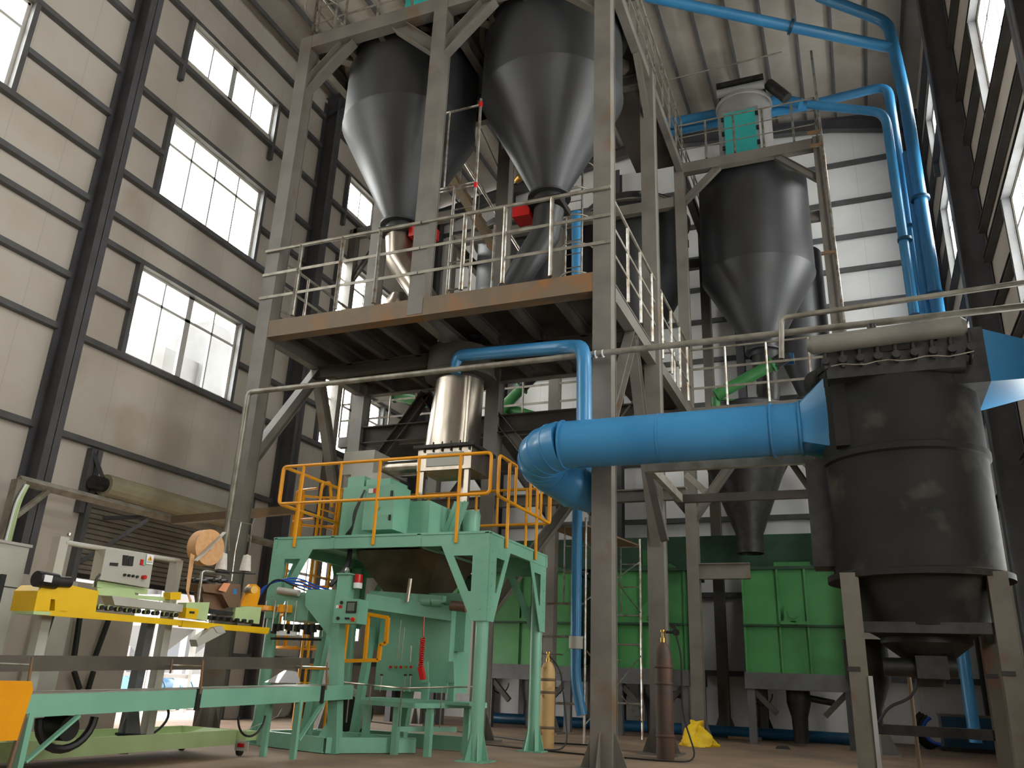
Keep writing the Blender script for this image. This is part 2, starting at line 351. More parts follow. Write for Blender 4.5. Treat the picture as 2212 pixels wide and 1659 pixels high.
for xa, xb in ((TX[0], xm), (TX[1], xm)): brace(tw, (xb, TY[1], 6.1), (xa, TY[1], 4.1), .16, dark_u)
brace(tw, (TX[1], TY[1], 5.6), (-4.6, TY[1], 3.95), .14); brace(tw, (TX[2], TY[1], 5.9), (-4.45, TY[1], 3.95), .14)
brace(tw, (TX[1]+1.5, TY[1], 3.85), (TX[1], TY[1], 1.9), .14)
for x, sx in ((TX[0], 1), (TX[1], -1), (TX[1], 1), (TX[2], -1)):      # knee braces under the top beams
    brace(tw, (x, TY[0]+.02, 11.35), (x+sx*.95, TY[0]+.02, 12.25), .2)
for x in TX: brace(tw, (x, TY[1], 11.3), (x, TY[1]-.9, 12.25), .11)
def rail_run(par, p, q, zs, posts, r=.028, flat=True, m=galv, mr=pipe_g, name='railing', pz0=0.0, pr=.026):
    """p,q: base ends; zs: heights above base; posts: fractions"""
    p = Vector(p); q = Vector(q); rl = bpy.data.objects.new(name, None); COL.objects.link(rl); rl.parent = par
    off = Vector((0, 0, 0)); k = par
    while k is not None: off += k.location; k = k.parent
    rl.location = p-off
    for i, z in enumerate(zs):
        a = p+Vector((0, 0, z)); b = q+Vector((0, 0, z))
        if i == 0: T('top_rail', mr, rl, [a, b], r, 8)
        else: MB().bar(a, b, .012, .05).build('mid_rail', mr, rl) if flat else T('mid_rail', mr, rl, [a, b], r*.7, 8)
    for t in posts:
        a = p.lerp(q, t); T('post', m, rl, [a+Vector((0, 0, pz0)), a+Vector((0, 0, zs[0]))], pr, 8)
    return rl
def fr(xs, x0, x1): return [(x-x0)/(x1-x0) for x in xs]
fx = [PY(x, y, 10.1).x for x, y in ((648, 620), (740, 600), (822, 580), (1006, 560), (1094, 540), (1196, 510))]
rail_run(tw, (TX[0]-.14, TY[0]-.15, 6.49), (TX[1]-.0, TY[0]-.15, 6.49), [1.32, .86, .42], fr([v for v in fx if v < -6.1], TX[0]-.14, TX[1]), .032, pr=.034)
rail_run(tw, (TX[1]+.02, TY[0]-.15, 6.49), (TX[2]+.14, TY[0]-.15, 6.49), [1.32, .86, .42], fr([v for v in fx if v > -6.1], TX[1]+.02, TX[2]+.14), .032, pr=.034)
rail_run(tw, (TX[2]+.08, TY[0]+.1, 6.49), (TX[2]+.08, TY[2], 6.49), [1.32, .86, .42], [.15, .28, .41, .54, .67, .8, .93], .026)
rail_run(tw, (TX[0]-.06, TY[0]+.1, 6.49), (TX[0]-.06, TY[1], 6.49), [1.32, .86, .42], [.3, .6, .95], .026)
rail_run(tw, (TX[0]+.1, TY[1]+.05, 6.49), (TX[2]-.9, TY[1]+.05, 6.49), [1.32, .86, .42], [.05, .2, .36, .52, .68, .84, .98], .026)
rail_run(tw, (TX[0], TY[0], 12.53), (TX[2], TY[0], 12.53), [1.2, .8, .4], [i/8 for i in range(9)], .024)
rail_run(tw, (TX[2]+.05, TY[0], 12.53), (TX[2]+.05, TY[2], 12.53), [1.2, .8, .4], [i/9 for i in range(10)], .024)
rail_run(tw, (TX[0], TY[0], 12.53), (TX[0], TY[1], 12.53), [1.2, .8, .4], [i/4 for i in range(5)], .024)
# ladder hoops at the top left corner of the tower
ld = bpy.data.objects.new('caged_ladder', None); COL.objects.link(ld); ld.parent = tw; ld.location = Vector((-8.4, 10.0, 12.5))-tw.location
for k in range(2): T('ladder_rail', galv, ld, [(-8.6+.4*k, 9.95, 12.5), (-8.6+.4*k, 9.95, 15.0)], .025, 8)
for k in range(4):
    z = 12.8+k*.55; T('hoop', pipe_g, ld, [(-8.6+.2-.36*math.cos(a), 9.95-.5*math.sin(a), z) for a in [math.pi*i/10 for i in range(11)]], .014, 6)
# small cyan hatch box on the tower top
B('hatch_box', cyan, tw, (-6.9, 10.3, 12.55), (-6.3, 10.8, 13.1))

# ------------------------------------------------------------------ SILOS
def silo(name, cx, cy, r, zt, zj, zb, label, group, outlet=.28, ring=True):
    t = thing(name, (cx, cy, zb), label, 'silo', group); n = 56
    MB().lathe((cx, cy, 0), [(0.02, zt+.25), (r*.6, zt+.18), (r, zt), (r, zj)], n).build('silo_shell', silo_m, t, True)
    MB().lathe((cx, cy, 0), [(r+.012, zj+.015), (r+.012, zj-.01), (outlet, zb), (outlet+.1, zb-.01), (outlet+.1, zb-.05), (outlet, zb-.05), (outlet, zb-.16)], n).build('silo_cone', silo_m, t, True)
    if ring: MB().lathe((cx, cy, 0), [(r+.01, zt-.25), (r+.12, zt-.25), (r+.12, zt-.29), (r+.01, zt-.29)], n).build('support_ring', steel, t, True)
    for k in range(4 if ring else 0):
        a = math.pi/4+k*math.pi/2; MB().bar((cx+math.cos(a)*r*.98, cy+math.sin(a)*r*.98, zt-.35), (cx+math.cos(a)*(r+.3), cy+math.sin(a)*(r+.3), zt-.35), .18, .22).build('bracket', steel, t)
    return t
silo('silo', -7.4, 11.68, 1.3, 12.75, 11.0, 9.0, 'dull steel silo in the left half of the front tower, bright along its left edge', 'steel silos')
silo('silo', -4.4, 11.68, 1.3, 12.75, 11.0, 9.0, 'dull steel silo in the right half of the front tower with a bright cone seam', 'steel silos')
silo('silo', -7.4, 18.0, 1.3, 12.2, 10.3, 8.35, 'steel silo at the rear left, mostly hidden behind the front tower', 'steel silos')
silo('silo', -4.45, 18.0, 1.3, 12.2, 10.3, 8.35, 'steel silo at the rear centre, seen between the tower columns', 'steel silos')
silo('silo', -1.5, 18.0, 1.27, 12.45, 10.02, 8.2, 'steel silo of the rear tower under the cyan filter door', 'steel silos', .3, False)
silo('small_silo', -.72, 20.18, .64, 11.6, 9.05, 7.7, 'narrower steel silo half hidden behind the rear tower silo', 'steel silos', .18, False)
# chutes beneath the two front silos
def chute(cx, label, side):
    t = thing('chute', (cx, 11.68, 6.5), label, 'chute', 'silo chutes')
    MB().box((cx-.3, 11.4, 8.72), (cx+.3, 11.96, 8.84)).build('slide_gate', dark, t)
    MB().box((cx+(-.62 if side > 0 else -.62), 11.5, 8.6), (cx-.3, 11.86, 8.82)).build('gate_actuator', red, t) if side < 0 else B('gate_actuator', red, t, (cx+.3, 11.5, 8.6), (cx+.75, 11.86, 8.82))
    b = Vector((-6.0+(-.22 if side > 0 else .22), 11.75, 6.5))
    MB().tube([(cx, 11.68, 8.72), (cx+side*.05, 11.68, 8.25), (cx+side*.75, 11.72, 7.2), b], [.27, .26, .22, .2], 28).build('chute_pipe', inox if side > 0 else silo_m, t, True)
chute(-7.4, 'bright bent chute pipe under the left front silo', 1); chute(-4.4, 'dull slanting chute pipe under the right front silo with a red gate', -1)
# stainless drum behind the left chute
t = thing('dust_drum', (-8.05, 12.75, 6.49), 'bright stainless drum standing on the tower deck behind the left chute', 'drum')
c = PY(868, 600, 12.6)
MB().lathe((c.x, 12.6, 0), [(.02, 8.05), (.2, 8.0), (.33, 7.75), (.36, 7.4), (.36, 6.5)], 36).build('drum_shell', inox, t, True)
MB().box((c.x-.01, 12.23, 6.5), (c.x+.01, 12.25, 7.6)).build('drum_seam', dark, t)
# hopper, cone and feeder below the deck
t = thing('weigh_hopper', (-5.95, 11.7, 4.0), 'stainless tapering weigh hopper hanging under the tower deck', 'hopper')
MB().lathe((-5.93, 11.7, 0), [(.56, 6.2), (.58, 5.78), (.6, 5.76), (.6, 5.7), (.41, 5.7), (.41, 5.66)], 40).build('hopper_head', dark_u, t, True)
n = 40; A = []; Bq = []
for k in range(n):
    a = 2*math.pi*k/n+math.pi/n; A.append(Vector((-5.93+.405*math.cos(a), 11.7+.405*math.sin(a), 5.68)))
    mx = max(abs(math.cos(a)), abs(math.sin(a))); Bq.append(Vector((-6.0+.36*math.cos(a)/mx, 11.7+.33*math.sin(a)/mx, 4.5)))
MB().loft(A, Bq).build('hopper_cone', inox, t, True)
B('hopper_flange', dark, t, (-6.48, 11.25, 4.42), (-5.4, 12.15, 4.47)); B('feeder_box', inox, t, (-6.42, 11.32, 4.06), (-5.46, 12.08, 4.42))
for k in range(6): MB().cyl((-6.3+k*.16, 11.3, 4.36), (-6.3+k*.16, 11.3, 4.52), .015, n=6).build('clamp_bolt', dark, t)
B('access_plate', greyp, t, (-6.25, 11.3, 4.12), (-5.6, 11.325, 4.34))
T('screw_tube', inox, t, [(-7.3, 11.7, 4.24), (-6.4, 11.7, 4.24)], .125, 24)
for x0, x1, z0, z1 in ((-7.9, -7.3, 4.1, 4.5), (-7.72, -7.12, 3.78, 4.1)): B('discharge_box', greyp, t, (x0, 11.4, z0), (x1, 12.0, z1))
for xx in (-6.35, -5.55): B('hopper_leg', inox, t, (xx-.04, 11.36, 2.82), (xx+.04, 11.44, 4.08))
B('hopper_leg', inox, t, (-5.95, 11.96, 2.82), (-5.87, 12.04, 4.08))

# ------------------------------------------------------------------ REAR TOWER
rt = thing('rear_silo_tower', (-4.4, 18.0, 0), 'long grey rear steel tower with a railed platform, behind the front tower', 'tower')
RX, RY = [-8.87, -5.95, -2.97, 0.1], [16.5, 19.6]
for x in RX:
    for y in RY: column(rt, x, y, 0, 12.5 if x > -3 else 11.6, .23)
for z, xs in ((6.32, (-11.6, .8)), (12.36, (-2.97, .1)), (11.5, (-8.87, -2.97))):
    for y in RY: MB().bar((xs[0], y, z), (xs[1], y, z), .16, .26).build('beam', steel, rt)
for x in RX: beam(rt, (x, 16.5, 6.3), (x, 19.6, 6.3)); 
for x in RX[2:]: beam(rt, (x, 16.5, 12.36), (x, 19.6, 12.36))
for x in RX[:2]: beam(rt, (x, 16.5, 11.5), (x, 19.6, 11.5))
B('deck_plate', dark_u, rt, (-11.6, 16.5, 6.45), (.8, 19.6, 6.47)); B('deck_plate', dark_u, rt, (-2.97, 16.5, 12.5), (.1, 17.0, 12.52))
for x, sx in ((-2.97, 1), (.1, -1)): brace(rt, (x, 16.5, 11.4), (x+sx*.9, 16.5, 12.25), .11)
brace(rt, (-2.97, 16.5, 11.35), (-3.9, 16.5, 12.0), .11)
rail_run(rt, (-2.97, 16.45, 12.52), (.1, 16.45, 12.52), [1.05, .7, .35], [0, .21, .42, .63, .84, 1], .018, False)
rail_run(rt, (-2.97, 16.45, 12.52), (-2.97, 19.6, 12.52), [1.05, .7, .35], [0, .33, .66, 1], .018, False)
rail_run(rt, (.1, 16.45, 12.52), (.1, 19.6, 12.52), [1.05, .7, .35], [0, .33, .66, 1], .018, False)
rail_run(rt, (-2.97, 16.42, 6.45), (.8, 16.42, 6.45), [1.3, .85, .42], [.0, .22, .44, .66, .88], .024)
rail_run(rt, (-11.6, 16.42, 6.45), (-3.2, 16.42, 6.45), [1.3, .85, .42], [i/12 for i in range(13)], .022)
# V braces under the rear platform
for xa, xb in ((-2.97, -1.45), (.1, -1.45)): brace(rt, (xb, 16.5, 6.15), (xa, 16.5, 4.1), .14)
for xa, xb in ((-8.87, -7.4), (-5.95, -7.4), (-5.95, -4.5), (-2.97, -4.5)): brace(rt, (xb, 16.5, 6.15), (xa, 16.5, 4.2), .13, dark_u)
for xa in (-2.2, -.25): brace(rt, (-1.25, 19.6, 6.1), (xa, 19.6, 4.3), .1, dark_u)
beam(rt, (-2.97, 16.5, 3.1), (-1.9, 16.5, 3.1), .14, .3); beam(rt, (-2.1, 19.6, 6.1), (.1, 19.6, 6.1), .14, .3, dark_u)
column(rt, -2.15, 19.6, 0, 6.2, .2, dark_u)
column(rt, -11.87, 16.5, 0, 12.4, .2); MB().bar((-11.87, 16.5, 12.3), (-8.87, 16.5, 12.3), .2, .25).build('beam', steel, rt)
brace(rt, (-11.8, 16.5, 10.9), (-10.9, 16.5, 12.2), .1)
# lower rear frames with chevrons behind the green mixers
# hopper under the rear platform
t = thing('rear_hopper', (-2.0, 18, 3.6), 'dark conical hopper under the rear tower platform', 'hopper')
MB().lathe((-2.0, 17.65, 0), [(.85, 6.2), (.85, 5.5), (.28, 4.0), (.28, 3.6)], 32).build('hopper_shell', dark, t, True)
# filter unit on the rear tower
t = thing('filter_unit', (-1.5, 17.9, 12.52), 'grey filter housing with a cyan door on top of the rear tower', 'filter')
MB().lathe((-1.57, 18.15, 0), [(.9, 12.5), (.66, 12.75), (.66, 15.0), (.6, 15.2), (.3, 15.3), (.01, 15.3)], 40).build('filter_housing', FM, t, True); MB().cyl((-2.15, 17.62, 15.18), (-1.0, 17.62, 15.18), .11, n=20).build('air_manifold', FM, t, True)
MB().lathe((-1.57, 18.15, 0), [(.67, 15.0), (.7, 15.02), (.7, 14.96), (.67, 14.94)], 40).build('filter_ring', FM, t, True); B('door_frame', FM, t, (-2.06, 17.5, 13.1), (-1.18, 18.0, 14.5))
B('filter_lid', dark, t, (-2.15, 17.5, 15.3), (-1.0, 18.4, 15.42)); B('cyan_door', cyan, t, (-2.0, 17.44, 13.2), (-1.25, 17.5, 14.4))
for k in range(3): B('door_clamp', dark, t, (-1.25, 17.42, 13.35+k*.42), (-1.18, 17.47, 13.45+k*.42)); B('door_clamp', dark, t, (-2.07, 17.42, 13.35+k*.42), (-2.0, 17.47, 13.45+k*.42))
MB().cyl((-.9, 17.8, 15.3), (-.5, 17.8, 14.75), .14, n=16).build('fan_motor', dark, t, True)
T('guy_pipe', pipe_g, t, [(-3.6, 17.0, 15.45), (-.5, 17.0, 15.5)], .02, 6)

# thin tall conduit right of the rear tower
p0, p1 = PY(1752, 110, 16.2), PY(1826, 715, 16.2)
t = thing('conduit', (p1.x, 16.2, p1.z), 'thin rust spotted conduit pipe rising right of the rear tower', 'pipe')
T('conduit_pipe', galv, t, [p0, p1], .028, 8)
for y in (300, 330, 560): q = p0.lerp(p1, (y-110)/605); B('pipe_clip', steel_r, t, (q.x-.28, 16.17, q.z-.03), (q.x, 16.23, q.z+.03))

# ------------------------------------------------------------------ PIPES
def pipe(name, pts, r, m, label, cat='pipe', group=None, rad=.3, clamps=(), n=16):
    pts = [Vector(p) for p in pts]; t = thing(name, pts[-1], label, cat, group)
    T('pipe_run', m, t, bend(pts, rad, 6), r, n)
    for a, b, f in clamps:
        p = Vector(a).lerp(Vector(b), f); d = (Vector(b)-Vector(a)).normalized(); MB().cyl(p-d*.03, p+d*.03, r*1.45, n=n).build('pipe_clamp', blue_d, t, True)
    return t
YV = 16.3
pipe('blue_pipe', [PY(1395, -8, 14.4), PY(1925, 103, YV)], .12, blue, 'blue pipe crossing under the roof towards the right wall pipes', 'pipe', 'blue pipes', clamps=[(PY(1395, -8, 14.4), PY(1925, 103, YV), .6)])
pipe('blue_pipe', [PY(1700, -34, YV), PY(1918, 48, YV), (1.9, YV, 13.0), (1.93, YV, .3)], .125, blue, 'thickest blue riser pipe, outermost of the right wall group', 'pipe', 'blue pipes', clamps=[((1.9, YV, 14), (1.9, YV, 0.4), .26), ((1.9, YV, 14), (1.9, YV, 0.4), .42)])
pipe('blue_pipe', [PY(1740, 228, YV+.4), PY(1918, 185, YV+.4), (1.66, YV+.4, 6.5), (1.68, YV+.4, 3.2)], .1, blue, 'middle blue riser pipe bending in below the roof', 'pipe', 'blue pipes', clamps=[((1.66, YV+.4, 13), (1.66, YV+.4, 6), .42)])
pipe('blue_pipe', [PY(1745, 226, YV-.2), PY(1912, 243, YV-.2), (1.5, YV-.2, .3)], .095, blue, 'bright inner blue riser pipe nearest the white end wall', 'pipe', 'blue pipes', clamps=[((1.5, YV-.2, 12), (1.5, YV-.2, 6), .42), ((1.5, YV-.2, 12), (1.5, YV-.2, 6), .7)])
pipe('blue_pipe', [PY(1960, 330, YV+.2), (1.76, YV+.2, 3.4)], .1, blue, 'short blue riser pipe tucked between the others', 'pipe', 'blue pipes')
pipe('blue_pipe', [PY(1430, 270, 19), PY(1560, 245, 19), PY(1690, 215, 19), PY(1730, 225, 19)], .15, blue, 'blue pipe running behind the filter housing', 'pipe', 'blue pipes')
pipe('blue_pipe', [PY(1430, 290, 19.3), PY(1560, 262, 19.3), PY(1745, 228, 19.3)], .13, blue, 'lower blue pipe behind the filter housing', 'pipe', 'blue pipes')
# blue vent pipe from hopper to duct
pipe('vent_pipe', [PY(982, 806, 11.2), PY(990, 768, 11.2), PY(1240, 748, 10.2), PY(1262, 752, 9.7), PY(1262, 925, 9.5)], .1, blue, 'blue vent pipe bending from the weigh hopper down to the big duct', 'pipe', rad=.3)
# big duct
DY = 9.5; DZ = 3.78
t = thing('main_duct', (-3.0, DY, DZ), 'big bright blue horizontal duct ending in a bulbous elbow', 'duct')
T('duct_pipe', blue, t, [(-3.3, DY, DZ), (-.42, DY, DZ)], .3, 40)
for x in (-3.28, -2.05, -.75, -.44): MB().cyl((x-.012, DY, DZ), (x+.012, DY, DZ), .32 if x < -3 or x > -1 else .306, n=40).build('duct_flange', blue, t, True)
el = [(-3.3, DY, DZ)]; 
for k in range(1, 6):
    a = k*math.pi/2/5; el.append((-3.3-.42*math.sin(a), DY+.42*(1-math.cos(a))-0.0, DZ-.02*k))
el += [(-3.66, DY+.62, DZ-.16), (-3.45, DY+.9, DZ-.3), (-3.2, DY+1.05, DZ-.36)]
MB().tube(el, .315, 40).build('elbow_pipe', blue, t, True)
for i in range(1, len(el)-1):
    d = (Vector(el[i+1])-Vector(el[i-1])).normalized(); MB().cyl(Vector(el[i])-d*.006, Vector(el[i])+d*.006, .322, n=36).build('elbow_seam', blue, t, True)
e = Vector(el[-1]); d = (Vector(el[-1])-Vector(el[-2])).normalized()
MB().cyl(e, e+d*.05, .34, n=36).build('butterfly_valve', dark, t, True)
A = []; Bq = []; n = 32
for k in range(n):
    a = 2*math.pi*k/n; A.append(Vector((-.44, DY+.3*math.cos(a), DZ+.3*math.sin(a)))); m_ = max(abs(math.cos(a)), abs(math.sin(a)))
    Bq.append(Vector((-.04, DY+.4*math.cos(a)/m_, 3.87+.45*math.sin(a)/m_)))
MB().loft(A, Bq).build('square_transition', blue, t, True); B('duct_flange', blue, t, (-.06, DY-.43, 3.38), (-.03, DY+.43, 4.36))
t = thing('duct_bracket', (-3.0, 10.0, 3.4), 'small steel bracket holding the blue duct to the front right column', 'bracket')
MB().bar(PY(1287, 985, 9.75), PY(1308, 1005, 9.95), .05, .04).build('bracket_arm', steel, t)
# elbow continues to a vertical blue pipe down to the floor
t = pipe('blue_drop_pipe', [(-3.2, DY+1.1, 3.42), PY(1248, 1035, 13.9), PY(1247, 1100, 13.9), PY(1243, 1470, 13.9), PY(1257, 1545, 13.9)], .09, blue, 'blue drop pipe behind the aluminium scaffold, with a sleeve coupling', 'pipe', rad=.2)
q = PY(1244, 1388, 13.9); MB().cyl(q-Vector((0, 0, .1)), q+Vector((0, 0, .1)), .12, n=16).build('sleeve_coupling', greyp, t, True)
# grey service pipes
t = thing('service_pipe', (-8.76, 9.85, 5.1), 'long grey service pipe crossing the whole tower front at mid height', 'pipe')
T('pipe_run', pipe_g, t, bend([(-8.78, 9.85, 1.5), (-8.78, 9.85, 5.14), (2.6, 9.85, 5.12)], .08, 4), .042, 12)
for x in (-3.1, -2.98, -2.88): MB().cyl((x-.008, 9.85, 5.12), (x+.008, 9.85, 5.12), .055, n=14).build('pipe_clamp', white, t, True)
t = thing('upper_pipe', (2.6, 9.5, 5.3), 'shorter rusty service pipe above the dust collector with an elbow at its left end', 'pipe')
T('pipe_run', pipe_g, t, bend([PY(1688, 775, 9.5), PY(1688, 687, 9.5), (2.6, 9.5, 5.27)], .06, 4), .032, 12)

# ------------------------------------------------------------------ DUST COLLECTOR (right)
CX, CY, CR = .57, 9.5, .8
t = thing('dust_collector', (CX, CY, 0), 'huge grimy cylindrical dust collector on four legs at the right', 'dust collector')
MB().lathe((CX, CY, 0), [(0.01, 4.62), (CR-.12, 4.6), (CR-.12, 4.36), (CR+.02, 4.36), (CR+.02, 4.3), (CR, 4.3), (CR, 3.35), (CR+.03, 3.33), (CR+.03, 3.27), (CR, 3.25), (CR, 2.12), (CR+.07, 2.1), (CR+.07, 2.04), (CR-.04, 2.04), (.6, 1.66), (.6, 1.6), (.42, 1.5)], 64).build('collector_shell', grime, t, True)
MB().box((CX-1.0+.35, CY-.62, 3.38), (CX-.4, CY+.5, 4.36)).build('inlet_box', grime, t)
MB().tube([(-.27, 8.66, 4.44), (-.22, 8.66, 4.44), (1.2, 8.66, 4.48), (1.25, 8.66, 4.48)], [.06, .1, .1, .06], 28).build('air_tank', mat('dusty_tank', (118, 114, 104), (98, 94, 86), .55, scale=2), t, True)
MB().cyl((.38, 8.66, 4.52), (.38, 8.66, 4.6), .045, n=12).build('tank_plug', black, t, True)
for k in range(9):
    x = -.1+k*.17; v = MB(); v.cyl((x, 8.68, 4.3), (x, 8.68, 4.4), .022, n=10); v.cyl((x, 8.62, 4.24), (x, 8.78, 4.24), .042, n=12); v.tube([(x, 8.68, 4.32), (x, 8.68, 4.18), (x, 8.85, 4.14)], .02, 8)
    v.build('pulse_valve', dark, t, True)
T('valve_cable', pipe_g, t, [(-.05+i*.11, 8.6, 4.16+.015*math.sin(i*1.7)) for i in range(13)], .006, 5)
B('valve_shelf', dark, t, (-.1, 8.7, 4.06), (1.2, 8.95, 4.36)); B('side_duct', dark, t, (-.42, 9.3, 2.2), (-.2, 9.7, 3.36))
B('outlet_box', dark, t, (1.0, 8.9, 3.95), (1.42, 9.9, 4.55))
A = [Vector(p) for p in ((1.42, 8.9, 3.95), (1.42, 9.9, 3.95), (1.42, 9.9, 4.52), (1.42, 8.9, 4.52))]; Bq = [Vector(p) for p in ((2.1, 9.2, 4.05), (2.1, 9.7, 4.05), (2.1, 9.7, 4.36), (2.1, 9.2, 4.36))]
MB().loft(A, Bq).build('outlet_transition', blue, t)
B('outlet_duct', blue, t, (2.1, 9.2, 4.05), (2.64, 9.7, 4.36))
for (x, y) in ((-.08, 8.95), (1.2, 8.95), (-.08, 10.1), (1.2, 10.1)):
    l = MB().box((x-.085, y-.085, 0), (x+.085, y+.085, 2.08)).build('leg', leg_m, t); MB().box((x-.095, y-.095, 1.16), (x+.02, y-.085, 1.2)).build('splice_plate', dark, l)
    B('foot', leg_m, t, (x-.15, y-.15, 0), (x+.15, y+.15, .02))
for (p, q) in (((-.08, 10.1, .62), (1.2, 10.1, .62)), ((-.08, 8.95, 1.57), (1.2, 8.95, 1.57)), ((-.08, 8.95, 1.55), (-.08, 10.1, 1.55)), ((1.2, 8.95, 1.55), (1.2, 10.1, 1.55))): MB().bar(p, q, .08, .1).build('cross_beam', dark, t)
MB().lathe((CX, CY, 0), [(.42, 1.5), (.42, 1.45), (.16, 1.25), (.12, 1.05)], 24).build('dust_hopper', dark, t, True)
MB().cyl((.15, 9.35, 1.22), (.5, 9.35, 1.22), .09, n=20).build('valve_motor', black, t, True); B('valve_gearbox', dark, t, (.44, 9.22, 1.12), (.72, 9.48, 1.33)); MB().cyl((.72, 9.35, 1.23), (.8, 9.35, 1.23), .1, n=20).build('valve_fan', black, t, True)
T('motor_cable', black, t, bend([(.45, 9.3, 1.2), (.4, 9.3, .95), (.15, 9.3, .85), (.05, 9.3, .7)], .15), .014, 6)
MB().lathe((.0, 9.9, 0), [(.22, 1.5), (.22, 1.1), (.1, .8), (.1, .66)], 20).build('side_cone', grime, t, True)
MB().cyl((CX-CR+.03, CY-.25, 4.22), (CX-CR+.03, CY+.25, 4.22), .16, n=24).build('left_ear', grime, t, True)
T('waste_pipe', steel_r, t, [(.42, 10.6, 1.5), (.42, 10.6, .0)], .02, 8); B('leg_cover', FM, t, (-.0, 8.84, .0), (.04, 8.87, 1.12)); B('leg_cover', FM, t, (1.28, 8.84, .0), (1.33, 8.87, 1.12))
# platform frame left of the collector
t = thing('angle_platform', (-1.2, 10.6, 3.4), 'olive grey angle frame platform between the front right column and the dust collector', 'platform')
a = PY(1396, 1010, 10.3); b = PY(1760, 990, 10.3)
MB().bar(a, b, .08, .13).build('edge_beam', pipe_g, t)
MB().bar(a+Vector((0, 2.0, 0)), b+Vector((0, 2.0, 0)), .08, .12).build('edge_beam', dark_u, t)
for x in (a.x+.05, b.x-.05): MB().bar((x, 10.3, a.z), (x, 12.3, a.z), .08, .12).build('side_beam', pipe_g, t)
MB().bar(PY(1402, 1020, 11.3), PY(1436, 1168, 11.3), .12, .1).build('knee_brace', dark_u, t); MB().bar(PY(1482, 1026, 11.9), PY(1524, 1062, 11.9), .1, .09).build('knee_brace', pipe_g, t)

# ------------------------------------------------------------------ GREEN BAGGING MACHINE STAND
GX0, GX1, GY0, GY1, GZ = -7.93, -4.44, 9.9, 12.15, 2.8
t = thing('bagging_platform', (-6.2, 11.0, 0), 'pale green steel platform of the bagging machine with yellow railings', 'platform')
B('deck_plate', mgreen, t, (GX0, GY0, GZ-.03), (GX1, GY1, GZ))
for p, q in (((GX0, GY0+.04, GZ-.1), (GX1, GY0+.04, GZ-.1)), ((GX0, GY1-.04, GZ-.1), (GX1, GY1-.04, GZ-.1)), ((GX0+.04, GY0, GZ-.1), (GX0+.04, GY1, GZ-.1)), ((GX1-.04, GY0, GZ-.1), (GX1-.04, GY1, GZ-.1)), ((-6.9, GY0, GZ-.1), (-6.9, GY1, GZ-.1)), ((-5.5, GY0, GZ-.1), (-5.5, GY1, GZ-.1))):
    MB().bar(p, q, .06, .17).build('edge_channel', mgreen, t)
def gleg(x, y, sx, sy):
    lg = MB().tube([(x, y, 0), (x, y, GZ-.18)], .085, 20).build('leg', mgreen, t, True)
    f = MB()
    for k in range(6):
        a = k*math.pi/3; c, s_ = math.cos(a), math.sin(a); f.prism([(x+c*.08, y+s_*.08, .0), (x+c*.17, y+s_*.17, .0), (x+c*.08, y+s_*.08, .35)], (-s_*.012, c*.012, 0))
    f.box((x-.19, y-.19, 0), (x+.19, y+.19, .015)); f.build('foot_gusset', mgreen, lg)
    g = MB()      # gusset plates with a triangular opening, one in each wall plane
    for ax in (0, 1):
        s = (sx, sy)[ax]
        def P(u, z): return (x+s*u, y-sy*.09, z) if ax == 0 else (x-sx*.09, y+s*u, z)
        th = (0, -sy*.012, 0) if ax == 0 else (-sx*.012, 0, 0)
        out = [(-.09, GZ-.17), (.62, GZ-.17), (.12, GZ-1.15), (-.09, GZ-1.15)]; inn = [(.14, GZ-.32), (.42, GZ-.32), (.18, GZ-.78), (.14, GZ-.78)]
        for i in range(4):
            j = (i+1) % 4; g.prism([P(*out[i]), P(*out[j]), P(*inn[j]), P(*inn[i])], th)
        for k in range(6): g.cyl(P(0, GZ-.25-.15*k), Vector(P(0, GZ-.25-.15*k))+Vector(th)*1.6, .012, n=6)
    g.build('corner_gusset', mgreen, lg)
gleg(GX0+.1, GY0+.1, 1, 1); gleg(GX1-.09, GY0+.1, -1, 1); gleg(GX1-.12, GY1-.1, -1, -1); gleg(GX0+.1, GY1-.1, 1, -1)
B('wall_plate', greyp, t, (GX1-.2, GY0-.0, .75), (GX1-.175, GY0+.012, 1.95))
def loop_rail(par, p, q, zt, zb, ups, posts, zd, lab):
    rl = bpy.data.objects.new('yellow_railing', None); COL.objects.link(rl); rl.parent = par; p = Vector(p); q = Vector(q); rl.location = p-par.location; rl['label'] = lab
    c = [p+Vector((0, 0, zb)), p+Vector((0, 0, zt)), q+Vector((0, 0, zt)), q+Vector((0, 0, zb))]
    m0 = (c[0]+c[3])/2; T('rail_loop', orange, rl, bend([m0, c[0], c[1], c[2], c[3], m0], .07, 4), .024, 10)
    for f in ups: a = p.lerp(q, f); T('baluster', orange, rl, [a+Vector((0, 0, zb)), a+Vector((0, 0, zt))], .022, 8)
    for f in posts: a = p.lerp(q, f); T('post', orange, rl, [a+Vector((0, 0, zd)), a+Vector((0, 0, zt))], .024, 8)
xs = [PY(x, 1000, GY0).x for x in (658, 739, 822, 906, 995)]; ff = fr(xs, GX0, GX1-.03)
loop_rail(t, (GX0, GY0, 0), (GX1-.03, GY0, 0), 3.87, 3.3, [ff[1], ff[3]], [ff[0], ff[2], ff[4]], GZ-.15, 'front yellow railing')
loop_rail(t, (GX1+.02, GY0+.16, 0), (GX1+.02, GY1, 0), 3.87, 3.3, [.3, .58, .8], [.18, .72], GZ-.15, 'right side yellow railing')
loop_rail(t, (GX0, GY0+.02, 0), (GX0, GY1, 0), 3.87, 3.3, [.45], [.2, .7], GZ-.05, 'left side yellow railing')
loop_rail(t, (-7.0, GY1, 0), (GX1, GY1, 0), 3.87, 3.3, [.3, .65], [.15, .5, .85], GZ-.05, 'rear yellow railing')
